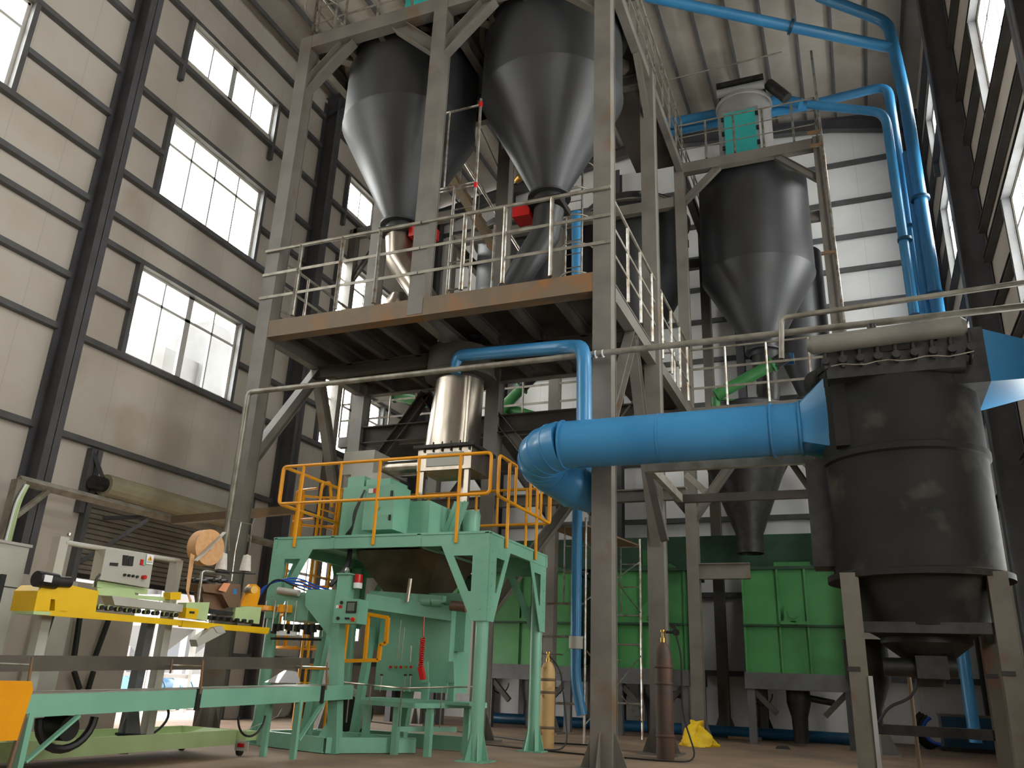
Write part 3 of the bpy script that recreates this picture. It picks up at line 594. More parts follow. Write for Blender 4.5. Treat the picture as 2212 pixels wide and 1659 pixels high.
cl = thing('cage_ladder', (-8.1, 11.4, 0), 'orange-yellow caged ladder at the left side of the green platform', 'ladder')
for y in (11.15, 11.65): T('ladder_rail', orange, cl, bend([(-8.1, y, 0), (-8.1, y, 3.85), (-7.95, y, 3.95), (-7.85, y, 3.5)], .1), .024, 8)
for k in range(13): T('rung', orange, cl, [(-8.1, 11.15, .25+k*.27), (-8.1, 11.65, .25+k*.27)], .014, 6)
for k in range(6):
    z = 1.3+k*.5; MB().tube([(-8.1-.62*math.sin(a), 11.4-.36*math.cos(a), z) for a in [math.pi*i/12 for i in range(13)]], .02, 6).build('hoop', orange, cl, True)
for a in (.5, 1.2, 1.9, 2.6): MB().bar((-8.1-.62*math.sin(a), 11.4-.36*math.cos(a), 1.3), (-8.1-.62*math.sin(a), 11.4-.36*math.cos(a), 3.8), .012, .04).build('cage_strip', orange, cl)

# green packer unit on the deck
t = thing('net_weigher', (-6.6, 11.0, GZ), 'pale green net weigher box with cables on the green platform', 'weigher')
B('weigher_body', mgreen, t, (-7.35, 10.7, GZ), (-6.75, 11.9, 3.7)); B('weigher_shoulder', mgreen, t, (-6.75, 10.8, GZ), (-5.85, 11.9, 3.45))
B('inlet_collar', mgreen, t, (-7.32, 10.75, 3.68), (-7.02, 11.3, 3.88)); B('inlet_collar', mgreen, t, (-6.98, 10.75, 3.66), (-6.55, 11.3, 3.82))
pn = B('control_box', mgreen, t, (-6.72, 10.35, 2.95), (-6.2, 10.8, 3.62)); B('warning_label', white, pn, (-6.66, 10.34, 3.5), (-6.58, 10.351, 3.57)); B('warning_label', red, pn, (-6.58, 10.34, 3.5), (-6.5, 10.351, 3.57))
MB().cyl((-6.48, 10.34, 3.28), (-6.48, 10.31, 3.28), .028, n=12).build('knob', yellow, pn, True); B('latch', black, pn, (-6.27, 10.33, 3.42), (-6.24, 10.35, 3.52)); B('latch', black, pn, (-6.27, 10.33, 3.08), (-6.24, 10.35, 3.16))
for k in range(3): T('cable', black, t, bend([(-6.72, 10.33, 3.55), (-6.82-.02*k, 10.3, 3.2), (-6.84, 10.3, 3.0), (-7.0+.05*k, 10.32, 2.85), (-6.9, 10.5, 2.82)], .1), .014, 6)
for k in range(3): MB().bar((-5.85+k*.08, 11.2, GZ), (-5.6+k*.08, 11.2, 3.5), .03, .08).build('green_strut', mgreen, t)
MB().lathe((-5.5, 11.5, 0), [(.01, 3.4), (.14, 3.4), (.16, 3.35), (.14, 2.85)], 24).build('drum', mgreen, t, True)
# hopper below the deck
t = thing('bag_hopper', (-6.15, 11.1, 2.0), 'dark brown discharge hopper under the green platform', 'hopper')
MB().loft([Vector(p) for p in ((-6.95, 10.5, 2.68), (-5.45, 10.5, 2.68), (-5.45, 11.9, 2.68), (-6.95, 11.9, 2.68))], [Vector(p) for p in ((-6.4, 10.9, 1.95), (-5.9, 10.9, 1.95), (-5.9, 11.4, 1.95), (-6.4, 11.4, 1.95))]).build('hopper_shell', mat('bronze_sheet', (112, 98, 80), (92, 80, 66), .35, .7, scale=3), t)
T('power_cable', black, t, bend([(-6.78, 10.2, 2.7), (-6.72, 10.1, 2.4), (-6.85, 9.9, 2.1)], .1), .035, 8)

# bagging unit below: main body, HMI, guard, spout
t = thing('bagging_unit', (-6.1, 10.6, 0), 'pale green bag filling unit with a control panel on a column, under the platform', 'bagging machine')
B('body_panel', mgreen, t, (-6.5, 10.75, .75), (-5.35, 11.5, 1.95)); B('back_panel', mgreen, t, (-6.75, 10.9, 1.3), (-5.2, 11.0, 2.1))
MB().bar((-6.6, 10.6, 2.05), (-5.4, 10.6, 1.98), .1, .1).build('top_rail_beam', mgreen, t); MB().bar((-6.5, 10.3, 1.93), (-5.35, 10.75, 1.8), .05, .2).build('side_beam', mgreen, t)
for k in range(2): MB().cyl((-5.75+k*.17, 10.6, 1.95), (-5.6+k*.17, 10.6, 1.95), .06, n=16).build('air_cylinder', mgreen, t, True)
MB().cyl((-5.3, 10.62, 1.9), (-5.06, 10.62, 1.88), .07, n=16).build('drive_motor', brown, t, True)
q = PY(880, 1300, 10.4); q2 = PY(887, 1250, 10.4); T('chrome_cylinder', inox, t, [q, q2], .03, 14)
lc = MB().bar((-6.27, 9.55, 0), (-6.43, 9.55, 1.7), .14, .14, (0, 1, 0)); lc.prism([(-6.34, 9.5, 1.25), (-6.34, 9.5, 2.0), (-6.95, 9.5, 2.0), (-6.95, 9.5, 1.8)], (0, .1, 0)); lc.prism([(-6.34, 9.48, 0), (-6.6, 9.48, 0), (-6.36, 9.48, .4)], (0, .02, 0)); lc.build('panel_column', mgreen, t)
p = PY(741, 1300, 9.5); B('mast', mgreen, t, (p.x-.09, 9.45, p.z-.05), (p.x+.09, 9.6, 2.2)); B('mast_cap', mgreen, t, (p.x-.105, 9.43, 2.19), (p.x+.105, 9.62, 2.21))
MB().lathe((p.x, 9.52, 0), [(.02, 2.21), (.04, 2.25), (.02, 2.29)], 10).build('lifting_eye', galv, t, True)
be = MB().cyl((p.x+.17, 9.55, 2.09), (p.x+.17, 9.55, 2.2), .055, n=20).build('beacon_lens', red, t, True); MB().cyl((p.x+.17, 9.55, 2.02), (p.x+.17, 9.55, 2.09), .06, n=20).build('beacon_base', white, t, True)
hb = thing('control_panel', (-6.5, 9.3, 1.6), 'pale green operator control panel with a small screen and emergency stop', 'control panel')
a, b = PY(718, 1346, 9.25), PY(776, 1294, 9.25); B('panel_box', mgreen, hb, (a.x, 9.25, a.z), (b.x, 9.48, b.z))
w_ = b.x-a.x; h_ = b.z-a.z
B('screen_bezel', dark, hb, (a.x+w_*.52, 9.24, a.z+h_*.42), (a.x+w_*.93, 9.25, a.z+h_*.9)); B('screen', screen_m, hb, (a.x+w_*.57, 9.235, a.z+h_*.5), (a.x+w_*.86, 9.241, a.z+h_*.84))
MB().cyl((a.x+w_*.85, 9.25, a.z+h_*.16), (a.x+w_*.85, 9.22, a.z+h_*.16), .025, n=14).build('emergency_stop', red, hb, True); B('stop_plate', yellow, hb, (a.x+w_*.74, 9.245, a.z+h_*.08), (a.x+w_*.92, 9.25, a.z+h_*.24))
for k in range(2): MB().cyl((a.x+w_*(.55+.1*k), 9.25, a.z+h_*.2), (a.x+w_*(.55+.1*k), 9.23, a.z+h_*.2), .013, n=10).build('button', black, hb, True)
for u, v in ((.3, .85), (.22, .2)): MB().cyl((a.x+w_*u, 9.25, a.z+h_*v), (a.x+w_*u, 9.235, a.z+h_*v), .022, n=12).build('lock', black, hb, True)
B('danger_label', white, hb, (a.x+w_*.08, 9.245, a.z+h_*.62), (a.x+w_*.2, 9.25, a.z+h_*.74)); B('danger_label', red, hb, (a.x+w_*.2, 9.245, a.z+h_*.62), (a.x+w_*.33, 9.25, a.z+h_*.74))
# yellow guard frame
g = bpy.data.objects.new('guard_frame', None); COL.objects.link(g); g.parent = t; g.location = (0, 0, 0)
gp = [PY(x, y, 9.85) for x, y in ((741, 1428), (752, 1330), (768, 1322), (838, 1334), (834, 1390), (822, 1392), (818, 1426), (741, 1428))]
for a_, b_ in zip(gp, gp[1:]): MB().bar(a_, b_, .045, .045, (0, 1, 0)).build('guard_bar', orange, g)
MB().bar(PY(796, 1328, 9.85), PY(788, 1428, 9.85), .04, .045, (0, 1, 0)).build('guard_bar', orange, g)
B('guard_window', screen_m, g, (gp[0].x+.04, 9.87, gp[0].z+.02), (gp[0].x+.3, 9.875, gp[0].z+.5)) if False else None
# rods, valves, red coil, hoses
for (x0, y0, x1, y1) in ((866, 1340, 857, 1423), (874, 1355, 866, 1428), (888, 1395, 886, 1430), (666, 1315, 660, 1395), (702, 1310, 695, 1375)): T('push_rod', inox, t, [PY(x0, y0, 9.95), PY(x1, y1, 9.95)], .008, 6)
for k in range(5): q = PY(845+k*11, 1441, 10.7); MB().cyl(q, q+Vector((0, -.03, 0)), .02, n=8).build('valve_knob', brass if k % 2 else red, t, True)
hx = PY(912, 1395, 10.2); pts = []
for i in range(160): a_ = i*.55; pts.append((hx.x+.03*math.cos(a_), 10.2+.03*math.sin(a_), hx.z+.1-.0022*i*1.1))
T('coiled_hose', red, t, [Vector((hx.x, 10.2, hx.z+.38)), Vector((hx.x, 10.2, hx.z+.12))]+[Vector(p) for p in pts], .009, 6)
q = PY(914, 1468, 10.2); MB().bar(q, q+Vector((-.05, 0, .15)), .07, .06).build('air_gun', red, t)
q0 = PY(575, 1290, 9.6)
for k, (dz, m_) in enumerate(((.0, bhose), (.06, bhose), (-.08, bhose), (.03, black))):
    T('air_hose', m_, t, bend([PY(540+6*k, 1300, 9.5), PY(575+6*k, 1262-6*k, 9.5), PY(640, 1245+8*k, 9.6), PY(690, 1270+5*k, 9.8), PY(745, 1280, 9.9)], .3, 6), .012, 6)
# spout assembly left of the column
B('spout_frame', mgreen, t, (-7.35, 9.6, 1.6), (-6.95, 10.1, 1.95)); MB().bar((-7.5, 9.65, 1.98), (-6.9, 9.65, 1.92), .1, .08).build('spout_beam', mgreen, t)
MB().cyl((-7.45, 9.55, 2.0), (-7.1, 9.55, 1.96), .045, n=14).build('spout_cylinder', greyp, t, True)
MB().cyl((-7.62, 9.5, 1.72), (-7.62, 9.5, 1.78), .18, n=24).build('orange_wheel', orange, t, True); MB().cyl((-7.3, 9.55, 1.7), (-7.3, 9.55, 1.8), .1, n=20).build('orange_wheel', orange, t, True)
for x in (-7.55, -7.4, -7.2, -7.05): T('spring_rod', galv, t, [(x, 9.45, 1.45), (x, 9.45, 1.85)], .01, 6)
B('heater_bar', white, t, (-7.35, 9.5, 1.4), (-7.05, 9.55, 1.46)); MB().bar((-7.5, 9.6, 1.36), (-6.7, 9.6, 1.36), .04, .03).build('clamp_bar', dark, t)
for k in range(9): B('clamp_jaw', dark, t, (-7.45+k*.09, 9.5, 1.42+.03*(k % 3)), (-7.4+k*.09, 9.6, 1.55))
for x in (-7.3, -6.9): T('yellow_guide', orange, t, [(x, 10.2, .1), (x, 10.2, 1.4)], .02, 6)
MB().bar((-7.4, 10.2, 1.0), (-6.7, 10.2, 1.0), .03, .03).build('yellow_crossbar', orange, t)
# machine base and bag table
t = thing('bag_table', (-6.2, 10.4, 0), 'pale green bag table with thin stainless guide rails in front of the filling unit', 'table')
B('table_top', mgreen, t, (-6.35, 10.2, .62), (-4.75, 10.75, .66)); MB().bar((-6.35, 10.2, .6), (-5.35, 9.85, .6), .03, .06).build('table_edge', mgreen, t); MB().bar((-5.35, 9.85, .6), (-4.75, 10.75, .62), .03, .06).build('table_edge', mgreen, t)
for x, y in ((-6.3, 10.3), (-5.7, 10.05), (-5.25, 10.1), (-4.95, 10.6)): B('leg', mgreen, t, (x-.04, y-.04, 0), (x+.04, y+.04, .62))
MB().bar((-5.75, 10.05, .3), (-5.05, 10.5, .32), .04, .06).build('stretcher', mgreen, t)
T('guide_rail', inox, t, bend([(-6.5, 9.9, .84), (-5.5, 9.75, .8), (-4.7, 10.5, .86)], .1), .012, 6)
for x, y in ((-6.35, 9.88), (-6.0, 9.83), (-5.5, 9.76), (-5.1, 10.1), (-4.75, 10.45)): T('guide_post', inox, t, [(x, y, .35), (x, y, .83)], .01, 6)
for k, (x0, y0) in enumerate(((918, 1475), (974, 1475))):
    q = PY(x0, y0, 10.5); mbp = MB(); mbp.box((q.x-.03, 10.48, .64), (q.x+.06, 10.54, q.z)); mbp.build('bag_guide_post', mgreen, t); MB().prism([(q.x-.05, 10.46, q.z), (q.x+.07, 10.46, q.z), (q.x+.04, 10.46, q.z+.27), (q.x-.06, 10.46, q.z+.27)], (0, .02, 0)).build('bag_guide_plate', mgreen, t)
for x, y in ((824, 1460), (875, 1460), (887, 1460)): q = PY(x, y, 10.3); T('clamp_screw', inox, t, [q, q-Vector((0, 0, .2))], .008, 6); MB().cyl(q, q+Vector((0, 0, .025)), .025, n=8).build('clamp_knob', black, t, True)
t = thing('machine_base', (-6.9, 10.0, 0), 'pale green low base frame around the bagging unit on the floor', 'frame')
for p, q in (((-7.6, 9.75, .1), (-6.35, 9.45, .1)), ((-6.35, 9.45, .1), (-5.6, 10.4, .1)), ((-7.6, 9.75, .1), (-7.2, 11.2, .1)), ((-7.2, 10.5, .1), (-5.9, 10.5, .1)), ((-7.2, 11.2, .1), (-5.2, 11.2, .1))): MB().chan(p, q, .08, .18, .012).build('base_channel', mgreen, t)
for x, y, w_ in ((-7.2, 10.2, .12), (-6.75, 10.7, .1), (-6.1, 10.9, .12)): MB().bar((x, y, 0), (x+.1, y+.1, 1.6), w_, w_, (0, 1, 0)).build('base_post', mgreen, t)
MB().bar((-7.15, 10.1, .15), (-6.85, 10.1, .65), .07, .05).build('base_brace', mgreen, t)
fn = thing('blower', (-6.95, 10.9, 0), 'cream round blower housing behind the green machine column', 'blower')
MB().tube([(-6.95+.27*math.cos(a), 10.8, .42+.3*math.sin(a)) for a in [2*math.pi*i/24 for i in range(25)]], .05, 8, False).build('blower_scroll', gasy if False else greyp, fn, True); MB().cyl((-6.95, 10.85, .42), (-6.95, 11.1, .42), .26, n=28).build('blower_drum', black, fn, True)
B('blower_foot', dark, fn, (-7.2, 10.75, 0), (-6.7, 11.1, .15))

# ------------------------------------------------------------------ CONVEYOR
CXV = -6.2
t = thing('bag_conveyor', (CXV, 7, 0), 'long pale green belt conveyor running along the bag sewing line', 'conveyor')
def cz(y): return .70+(y-4.7)*.0235
y0, y1 = 3.9, 9.7
for sx in (0, -.42):
    mbp = MB(); a = Vector((CXV+sx, y0, cz(y0)-.1)); b = Vector((CXV+sx, y1, cz(y1)-.09)); mbp.chan(a, b, .05, .17, .01, (0, 0, 1)); mbp.build('side_channel', mgreen, t)
MB().bar((CXV-.21, y0, cz(y0)-.015), (CXV-.21, y1, cz(y1)-.015), .4, .012).build('belt', pipe_g, t)
for y in (6.88, 9.0): MB().bar((CXV+.035, y, cz(y)-.2), (CXV+.035, y, cz(y)+.0), .03, .05).build('joint_bracket', dark, t)
MB().bar((CXV-.42, y0, cz(y0)+.2), (CXV-.42, y1-.4, cz(y1)+.24), .012, .13).build('guide_strip', mat('worn_strip', (120, 112, 102), (96, 88, 80), .35, .6, scale=1.2), t)
for y in (4.95, 6.88, 9.05):
    T('strip_post', steel_r, t, [(CXV+.05, y, cz(y)-.05), (CXV+.02, y, cz(y)+.27)], .012, 8); T('strip_clamp', galv, t, [(CXV+.02, y, cz(y)+.21), (CXV-.42, y, cz(y)+.21)], .01, 6); T('strip_pin', steel_r, t, [(CXV-.3, y-.08, cz(y)+.13), (CXV-.3, y-.08, cz(y)+.27)], .01, 6)
for y in (5.05, 8.6):
    for sx in (0, -.42): MB().bar((CXV+sx, y, cz(y)-.15), (CXV+sx+(.0), y, .0), .07, .05, (0, 1, 0)).build('leg', mgreen, t)
    MB().bar((CXV+.03, y+.45, cz(y)-.18), (CXV+.03, y+.03, .2), .02, .05, (1, 0, 0)).build('leg_brace', mgreen, t)
T('support_rod', steel_r, t, [(CXV+.08, 4.95, cz(5)-.15), (CXV+.08, 4.9, .0)], .02, 8)
T('loop_cable', black, t, [(CXV+.03, 7.75+.22*math.cos(a), .48+.2*math.sin(a)) for a in [math.pi+math.pi*i/14 for i in range(15)]], .012, 6)
MB().cyl((CXV-.35, 5.55, .42), (CXV-.1, 5.55, .42), .1, n=20).build('drive_motor', black, t, True)
MB().tube([(CXV-.2, 5.6+.28*math.cos(a), .5+.25*math.sin(a)) for a in [math.pi+math.pi*i/12 for i in range(13)]], .035, 8).build('drive_belt_guard', black, t, True)
t = tag(MB().prism([(-5.98, 4.38, .38), (-5.98, 4.82, .38), (-5.98, 4.86, .74), (-5.98, 4.83, .8), (-5.98, 4.38, .8)], (-.03, 0, 0)).build('end_guard', orange), 'orange-yellow end guard plate at the near end of the conveyor, left edge', 'guard')
# a small triangular polished part on the belt
q = PX(618, 1475, CXV-.2)
t = tag(MB().loft([q+Vector((.05, -.22, 0)), q+Vector((.05, .22, 0)), q+Vector((-.14, .22, 0)), q+Vector((-.14, -.22, 0))], [q+Vector((0, -.02, .14)), q+Vector((0, .18, .13)), q+Vector((-.03, .18, .13)), q+Vector((-.03, -.02, .14))]).build('polished_deflector', mat('shiny_sheet', (235, 232, 235), None, .2, .6)), 'small shiny folded metal deflector lying on the conveyor belt', 'deflector')

# ------------------------------------------------------------------ SEWING LINE
SX = -6.75
t = thing('bag_sewing_line', (SX, 7, 0), 'yellow and pale green bag infeed line of the sewing machine above the conveyor', 'sewing machine')
def S_(x, y, X=SX): return PX(x, y, X)
def plate(name, m, par, px, X, th): 
    pts = [PX(x, y, X) for x, y in px]; return MB().prism(pts, (-th, 0, 0)).build(name, m, par)
plate('yellow_rail', yellow, t, [(208, 1322), (583, 1358), (578, 1370), (395, 1352), (80, 1328), (80, 1318)], SX, .03)
plate('yellow_box', yellow, t, [(152, 1264), (214, 1277), (206, 1324), (146, 1322)], SX, .3)
plate('yellow_end_hood', yellow, t, [(97, 1264), (152, 1264), (146, 1322), (118, 1322), (119, 1295), (110, 1294), (106, 1322), (73, 1320), (82, 1276)], SX-.0, .3)
plate('pale_foot', pgreen, t, [(73, 1320), (110, 1322), (108, 1329), (72, 1327)], SX+.01, .25)
plate('grey_belt_cover', greyp, t, [(242, 1287), (396, 1306), (394, 1322), (248, 1307)], SX+.05, .14)
plate('pale_green_back', pgreen, t, [(210, 1270), (290, 1272), (292, 1285), (366, 1290), (368, 1300), (212, 1285)], SX-.1, .03)
plate('pale_green_mount', pgreen, t, [(212, 1255), (320, 1272), (318, 1284), (206, 1268)], SX-.2, .05)
for k in range(9):
    x = 222+k*20; y = 1312+k*2.1; q = PX(x, y, SX+.02); MB().cyl(q, q+Vector((-.08, 0, 0)), .022, n=10).build('guide_roller', dark, t, True); B('roller_block', pgreen, t, (q.x-.03, q.y-.03, q.z-.015), (q.x-.02, q.y+.03, q.z+.03))
plate('pale_green_cover', pgreen, t, [(403, 1302), (453, 1301), (447, 1341), (400, 1332)], SX+.03, .12); plate('yellow_cover', yellow, t, [(403, 1313), (430, 1316), (425, 1338), (400, 1335)], SX+.06, .1)
plate('slot', dark, t, [(410, 1320), (421, 1321), (420, 1326), (409, 1325)], SX+.063, .01)
plate('side_plate', pgreen, t, [(510, 1308), (565, 1312), (560, 1348), (506, 1340)], SX+.0, .04); 
for k in range(7): q = PX(455+k*15, 1334+1.5*k, SX+.04); MB().cyl(q, q+Vector((-.1, 0, 0)), .024, n=10).build('feed_wheel', dark, t, True)
plate('outlet_bar', yellow, t, [(395, 1342), (583, 1356), (580, 1368), (393, 1354)], SX+.01, .05)
plate('lid_hood', yellow, t, [(368, 1280), (392, 1279), (390, 1296), (368, 1295)], SX-.02, .1)
plate('grey_chute', greyp, t, [(424, 1382), (462, 1355), (488, 1366), (428, 1397)], SX+.06, .1); plate('chute_cap', greyp, t, [(462, 1355), (480, 1352), (488, 1366), (470, 1367)], SX+.07, .1)
MB().cyl(S_(78, 1250), S_(120, 1256), .07, n=18).build('drive_motor', black, t, True); B('motor_label', white, t, (SX+.02, S_(92, 1250).y-.04, S_(92, 1250).z-.03), (SX+.075, S_(92, 1250).y+.04, S_(92, 1250).z+.03))
MB().cyl(S_(120, 1256), S_(150, 1258), .05, n=14).build('gearbox', dark, t, True)
# posts carrying the line
for x0, y0 in ((322, 1340),):
    q = PX(x0, y0, SX-.3); q0_ = PZ(318, 1604, .12); MB().bar((q.x, q.y, q.z), (q.x, q.y-.05, .1), .1, .1, (0, 1, 0)).build('support_post', primer, t); MB().prism([(q.x, q.y-.2, .13), (q.x, q.y+.2, .13), (q.x, q.y+.05, .55), (q.x, q.y-.05, .55)], (.02, 0, 0)).build('post_gusset', primer, t)
T('post_cable', black, t, bend([S_(345, 1500, -7.0), S_(372, 1545, -7.0), S_(330, 1590, -7.0), S_(250, 1585, -7.0)], .3), .014, 6)
# sewing head frame (portal) and control box
f = thing('sewing_head_portal', (SX-.25, 6.0, 0), 'cream tube portal carrying the sewing machine control box', 'frame')
XP = SX-.28
for (x0, y0, x1, y1) in ((133, 1160, 112, 1330), (382, 1210, 362, 1330)):
    a = PX(x0, y0, XP); b = PX(x1, y1, XP); MB().bar(a, (a.x, a.y-.0, .15), .1, .1, (0, 1, 0)).build('portal_post', greyp, f)
T('portal_rail', greyp, f, [PX(140, 1172, XP+.03), PX(388, 1212, XP+.03)], .025, 12)
MB().lathe(PX(149, 1157, XP), [(.0, .03), (.02, .02), (.02, 0)], 8).build('post_cap', galv, f, True)
cb = thing('sewing_control_box', S_(275, 1250, SX-.15), 'cream control box with gauges, knobs and a warning sticker above the yellow line', 'control box')
plate('box_body', greyp, cb, [(229, 1186), (333, 1199), (322, 1270), (216, 1252)], SX-.15, .14)
def dot(nm, m, x, y, r, th=.02, X=SX-.15): q = PX(x, y, X); MB().cyl(q, q+Vector((th, 0, 0)), r, n=12).build(nm, m, cb, True)
for px in ([(267, 1199), (278, 1200), (276, 1222), (265, 1221)], [(280, 1201), (290, 1202), (287, 1223), (277, 1222)]): plate('meter', black, cb, px, SX-.14, .01)
plate('counter', dark, cb, [(239, 1215), (256, 1216), (255, 1223), (238, 1221)], SX-.14, .01); plate('button_plate', red, cb, [(305, 1208), (311, 1209), (309, 1221), (303, 1220)], SX-.14, .01); plate('button_plate', mgreen, cb, [(311, 1209), (316, 1210), (314, 1222), (309, 1221)], SX-.14, .01)
for k in range(3): dot('knob', black, 268+k*9, 1242+k*1.2, .014)
dot('knob', dgreen, 295, 1246, .014); dot('emergency_stop', red, 308, 1247, .022, .04)
plate('warning_sticker', white, cb, [(318, 1197), (333, 1199), (330, 1220), (316, 1218)], SX-.138, .005); plate('warning_triangle', orange, cb, [(325.5, 1201), (329.5, 1211), (319.5, 1210)], SX-.13, .004)
B('exclamation_mark', black, cb, (SX-.131, PX(325, 1207, SX-.13).y-.003, PX(325, 1207, SX-.13).z-.016), (SX-.128, PX(325, 1207, SX-.13).y+.003, PX(325, 1207, SX-.13).z+.014))
plate('sticker_text', dark, cb, [(318, 1213), (329, 1214), (329, 1215), (318, 1214)], SX-.131, .002)
T('box_cable', black, cb, bend([PX(216, 1240, SX-.1), PX(208, 1250, SX-.1), PX(206, 1268, SX-.1)], .05), .012, 6)
# sewing machine head, tape roll, thread cones
h = thing('sewing_machine', S_(490, 1300), 'brown industrial sewing head between the thread cones and the yellow rail', 'sewing head')
plate('head_body', brown, h, [(436, 1262), (520, 1262), (520, 1312), (495, 1312), (480, 1284), (440, 1278)], SX, .2); plate('head_arm', brown, h, [(436, 1278), (490, 1280), (488, 1330), (440, 1306)], SX-.1, .12); plate('head_plate', dark, h, [(428, 1312), (505, 1322), (503, 1330), (428, 1322)], SX+.01, .1)
MB().tube([S_(425, 1325), S_(436, 1236), S_(440, 1234), S_(495, 1242)], .018, 8).build('bent_tube', galv, h, True)
plate('oil_tag', tag_m, h, [(484, 1259), (498, 1260), (488, 1279), (472, 1275)], SX+.06, .005); plate('blue_label', blue, h, [(505, 1272), (512, 1272), (511, 1284), (503, 1283)], SX+.002, .004)
for k in range(6): q = S_(420+k*14, 1252+2*(k % 3)); MB().cyl(q, q+Vector((-.12, 0, 0)), .022, n=8).build('tension_post', dark, h, True)
r_ = thing('paper_tape_roll', S_(443, 1182), 'large brown paper tape roll on a grey arm, feeding down into the sewing head', 'tape roll')
c = PX(447, 1183, SX+.0)
ax = Vector((.99, -.12, .03)).normalized()
MB().cyl(c-ax*.09, c+ax*.05, .2, n=48).build('tape_disc', kraft, r_, True)
MB().tube([c-ax*.095, c+ax*.058], .03, 12).build('core', greyp, r_, True)
a_, b_ = S_(422, 1212, SX+.08), S_(485, 1150, SX+.08); MB().bar(a_, b_, .012, .05, (1, 0, 0)).build('roll_arm', greyp, r_)
plate('tape_strip', kraft, r_, [(412, 1195), (421, 1200), (413, 1250), (408, 1280), (415, 1300), (410, 1301), (402, 1275), (405, 1245)], SX+.02, .004)
for i, (x, y, lb) in enumerate(((477, 1231, 'left'), (529, 1234, 'right'))):
    q = S_(x, y, SX+.0); cn = thing('thread_cone', q, f'{lb} one of the two white thread cones on the sewing machine stand', 'thread cone', 'thread cones')
    MB().lathe(q, [(.0, 0), (.068, 0), (.066, .012), (.045, .185), (.02, .19), (0, .2)], 24).build('thread_winding', thread, cn, True)
st = thing('thread_stand', S_(500, 1240), 'thin wire thread stand above the sewing head', 'stand')
T('stand_rod', galv, st, [S_(500, 1255, SX-.05), S_(508, 1190, SX-.05), S_(521, 1128, SX-.05)], .007, 6); T('stand_bar', galv, st, [S_(495, 1122, SX-.05), S_(545, 1133, SX-.05)], .005, 6)
T('thread_guide', galv, st, [S_(540, 1190, SX-.0), S_(544, 1134, SX-.03), S_(552, 1121, SX-.03)], .004, 5); T('thread_guide', galv, st, [S_(495, 1190, SX), S_(494, 1124, SX-.05), S_(492, 1112, SX-.05)], .003, 5)
MB().bar(S_(463, 1234, SX), S_(545, 1240, SX), .1, .012).build('stand_tray', dark, st)
# orange arm
oa = thing('orange_arm', S_(540, 1285), 'orange arm plate with a roller pulley at the end of the sewing line', 'arm')
plate('arm_plate', orange, oa, [(535, 1268), (541, 1262), (553, 1262), (562, 1270), (562, 1285), (555, 1310), (520, 1310), (528, 1290)], SX+.0, .03)
q = S_(533, 1275, SX+.0); MB().cyl(q, q+Vector((.14, -.05, 0)), .04, n=18).build('pulley', galv, oa, True); MB().cyl(q+Vector((.14, -.05, 0)), q+Vector((.16, -.06, 0)), .045, n=18).build('pulley_cap', brass, oa, True)
# pale green base trough with castor
t = thing('base_trough', (-7.2, 7, 0), 'pale green base trough with castors on the floor under the sewing line', 'base frame')
tx0, tx1, ty0, ty1 = -7.75, -6.92, 4.6, 8.45
for p, q in (((tx1, ty0), (tx1, ty1)), ((tx0, ty0), (tx0, ty1)), ((tx0, ty1), (tx1, ty1)), ((tx0, ty0), (tx1, ty0))): MB().bar((p[0], p[1], .2), (q[0], q[1], .2), .03, .16).build('trough_side', pgreen, t)
B('trough_floor', pgreen, t, (tx0, ty0, .12), (tx1, ty1, .13)); MB().prism([(tx1-.2, ty1-.6, .13), (tx1-.05, ty1-.05, .13), (tx1-.05, ty1-.05, .28)], (-.4, 0, 0)).build('ramp', pgreen, t)
B('castor_cover', pgreen, t, (tx1-.05, ty1-.02, .17), (tx1+.16, ty1+.2, .27)); B('castor_plate', greyp, t, (tx1+.02, ty1-.02, .06), (tx1+.2, ty1+.0, .16)); B('castor_label', red, t, (tx1+.06, ty1-.03, .1), (tx1+.15, ty1-.02, .14))
for x in (tx0, tx1+.04):
    for y in (ty0+.1, ty1+.05): MB().cyl((x-.02, y, .05), (x+.02, y, .05), .05, n=16).build('castor_wheel', black, t, True)
T('lash_wire', pink, t, [(tx1+.02, ty1+.05, .25), (tx1+.1, ty1+.6, .42), (tx1+.0, ty1+.8, .5)], .004, 5)

# electric cabinet at the left
t = thing('electric_cabinet', (-8.9, 5.9, 0), 'tall light grey electric cabinet with a latch at the left edge', 'cabinet')
c0 = PX(64, 1183, -8.5)
B('cabinet_body', cab_m, t, (-9.1, 4.6, 0), (-8.5, c0.y, c0.z)); B('cabinet_top', cab_m, t, (-9.12, 4.58, c0.z), (-8.48, c0.y+.02, c0.z+.03)); B('door', greyp, t, (-8.5, 4.65, .1), (-8.485, c0.y-.04, c0.z-.05))
q = PX(3, 1272, -8.48); B('latch', black, t, (-8.485, q.y-.05, q.z-.15), (-8.46, q.y+.01, q.z+.15)); B('vent_slot', dark, t, (-8.485, q.y-.02, 1.68), (-8.478, q.y+.25, 1.69))
t = thing('tan_cabinet', (-9.9, 7.6, 0), 'big plain tan cabinet with black cable strips behind the yellow sewing line', 'cabinet')
B('cabinet_body', mat('tan_enamel', (160, 148, 136), (148, 136, 124), .5, scale=1.5), t, (-10.4, 6.6, 0), (-9.6, 9.17, 1.96)); B('plinth', dark, t, (-10.38, 6.7, 0), (-9.59, 9.1, .06))
B('panel_step', greyp, t, (-9.6, 7.55, .08), (-9.52, 8.05, 1.94))
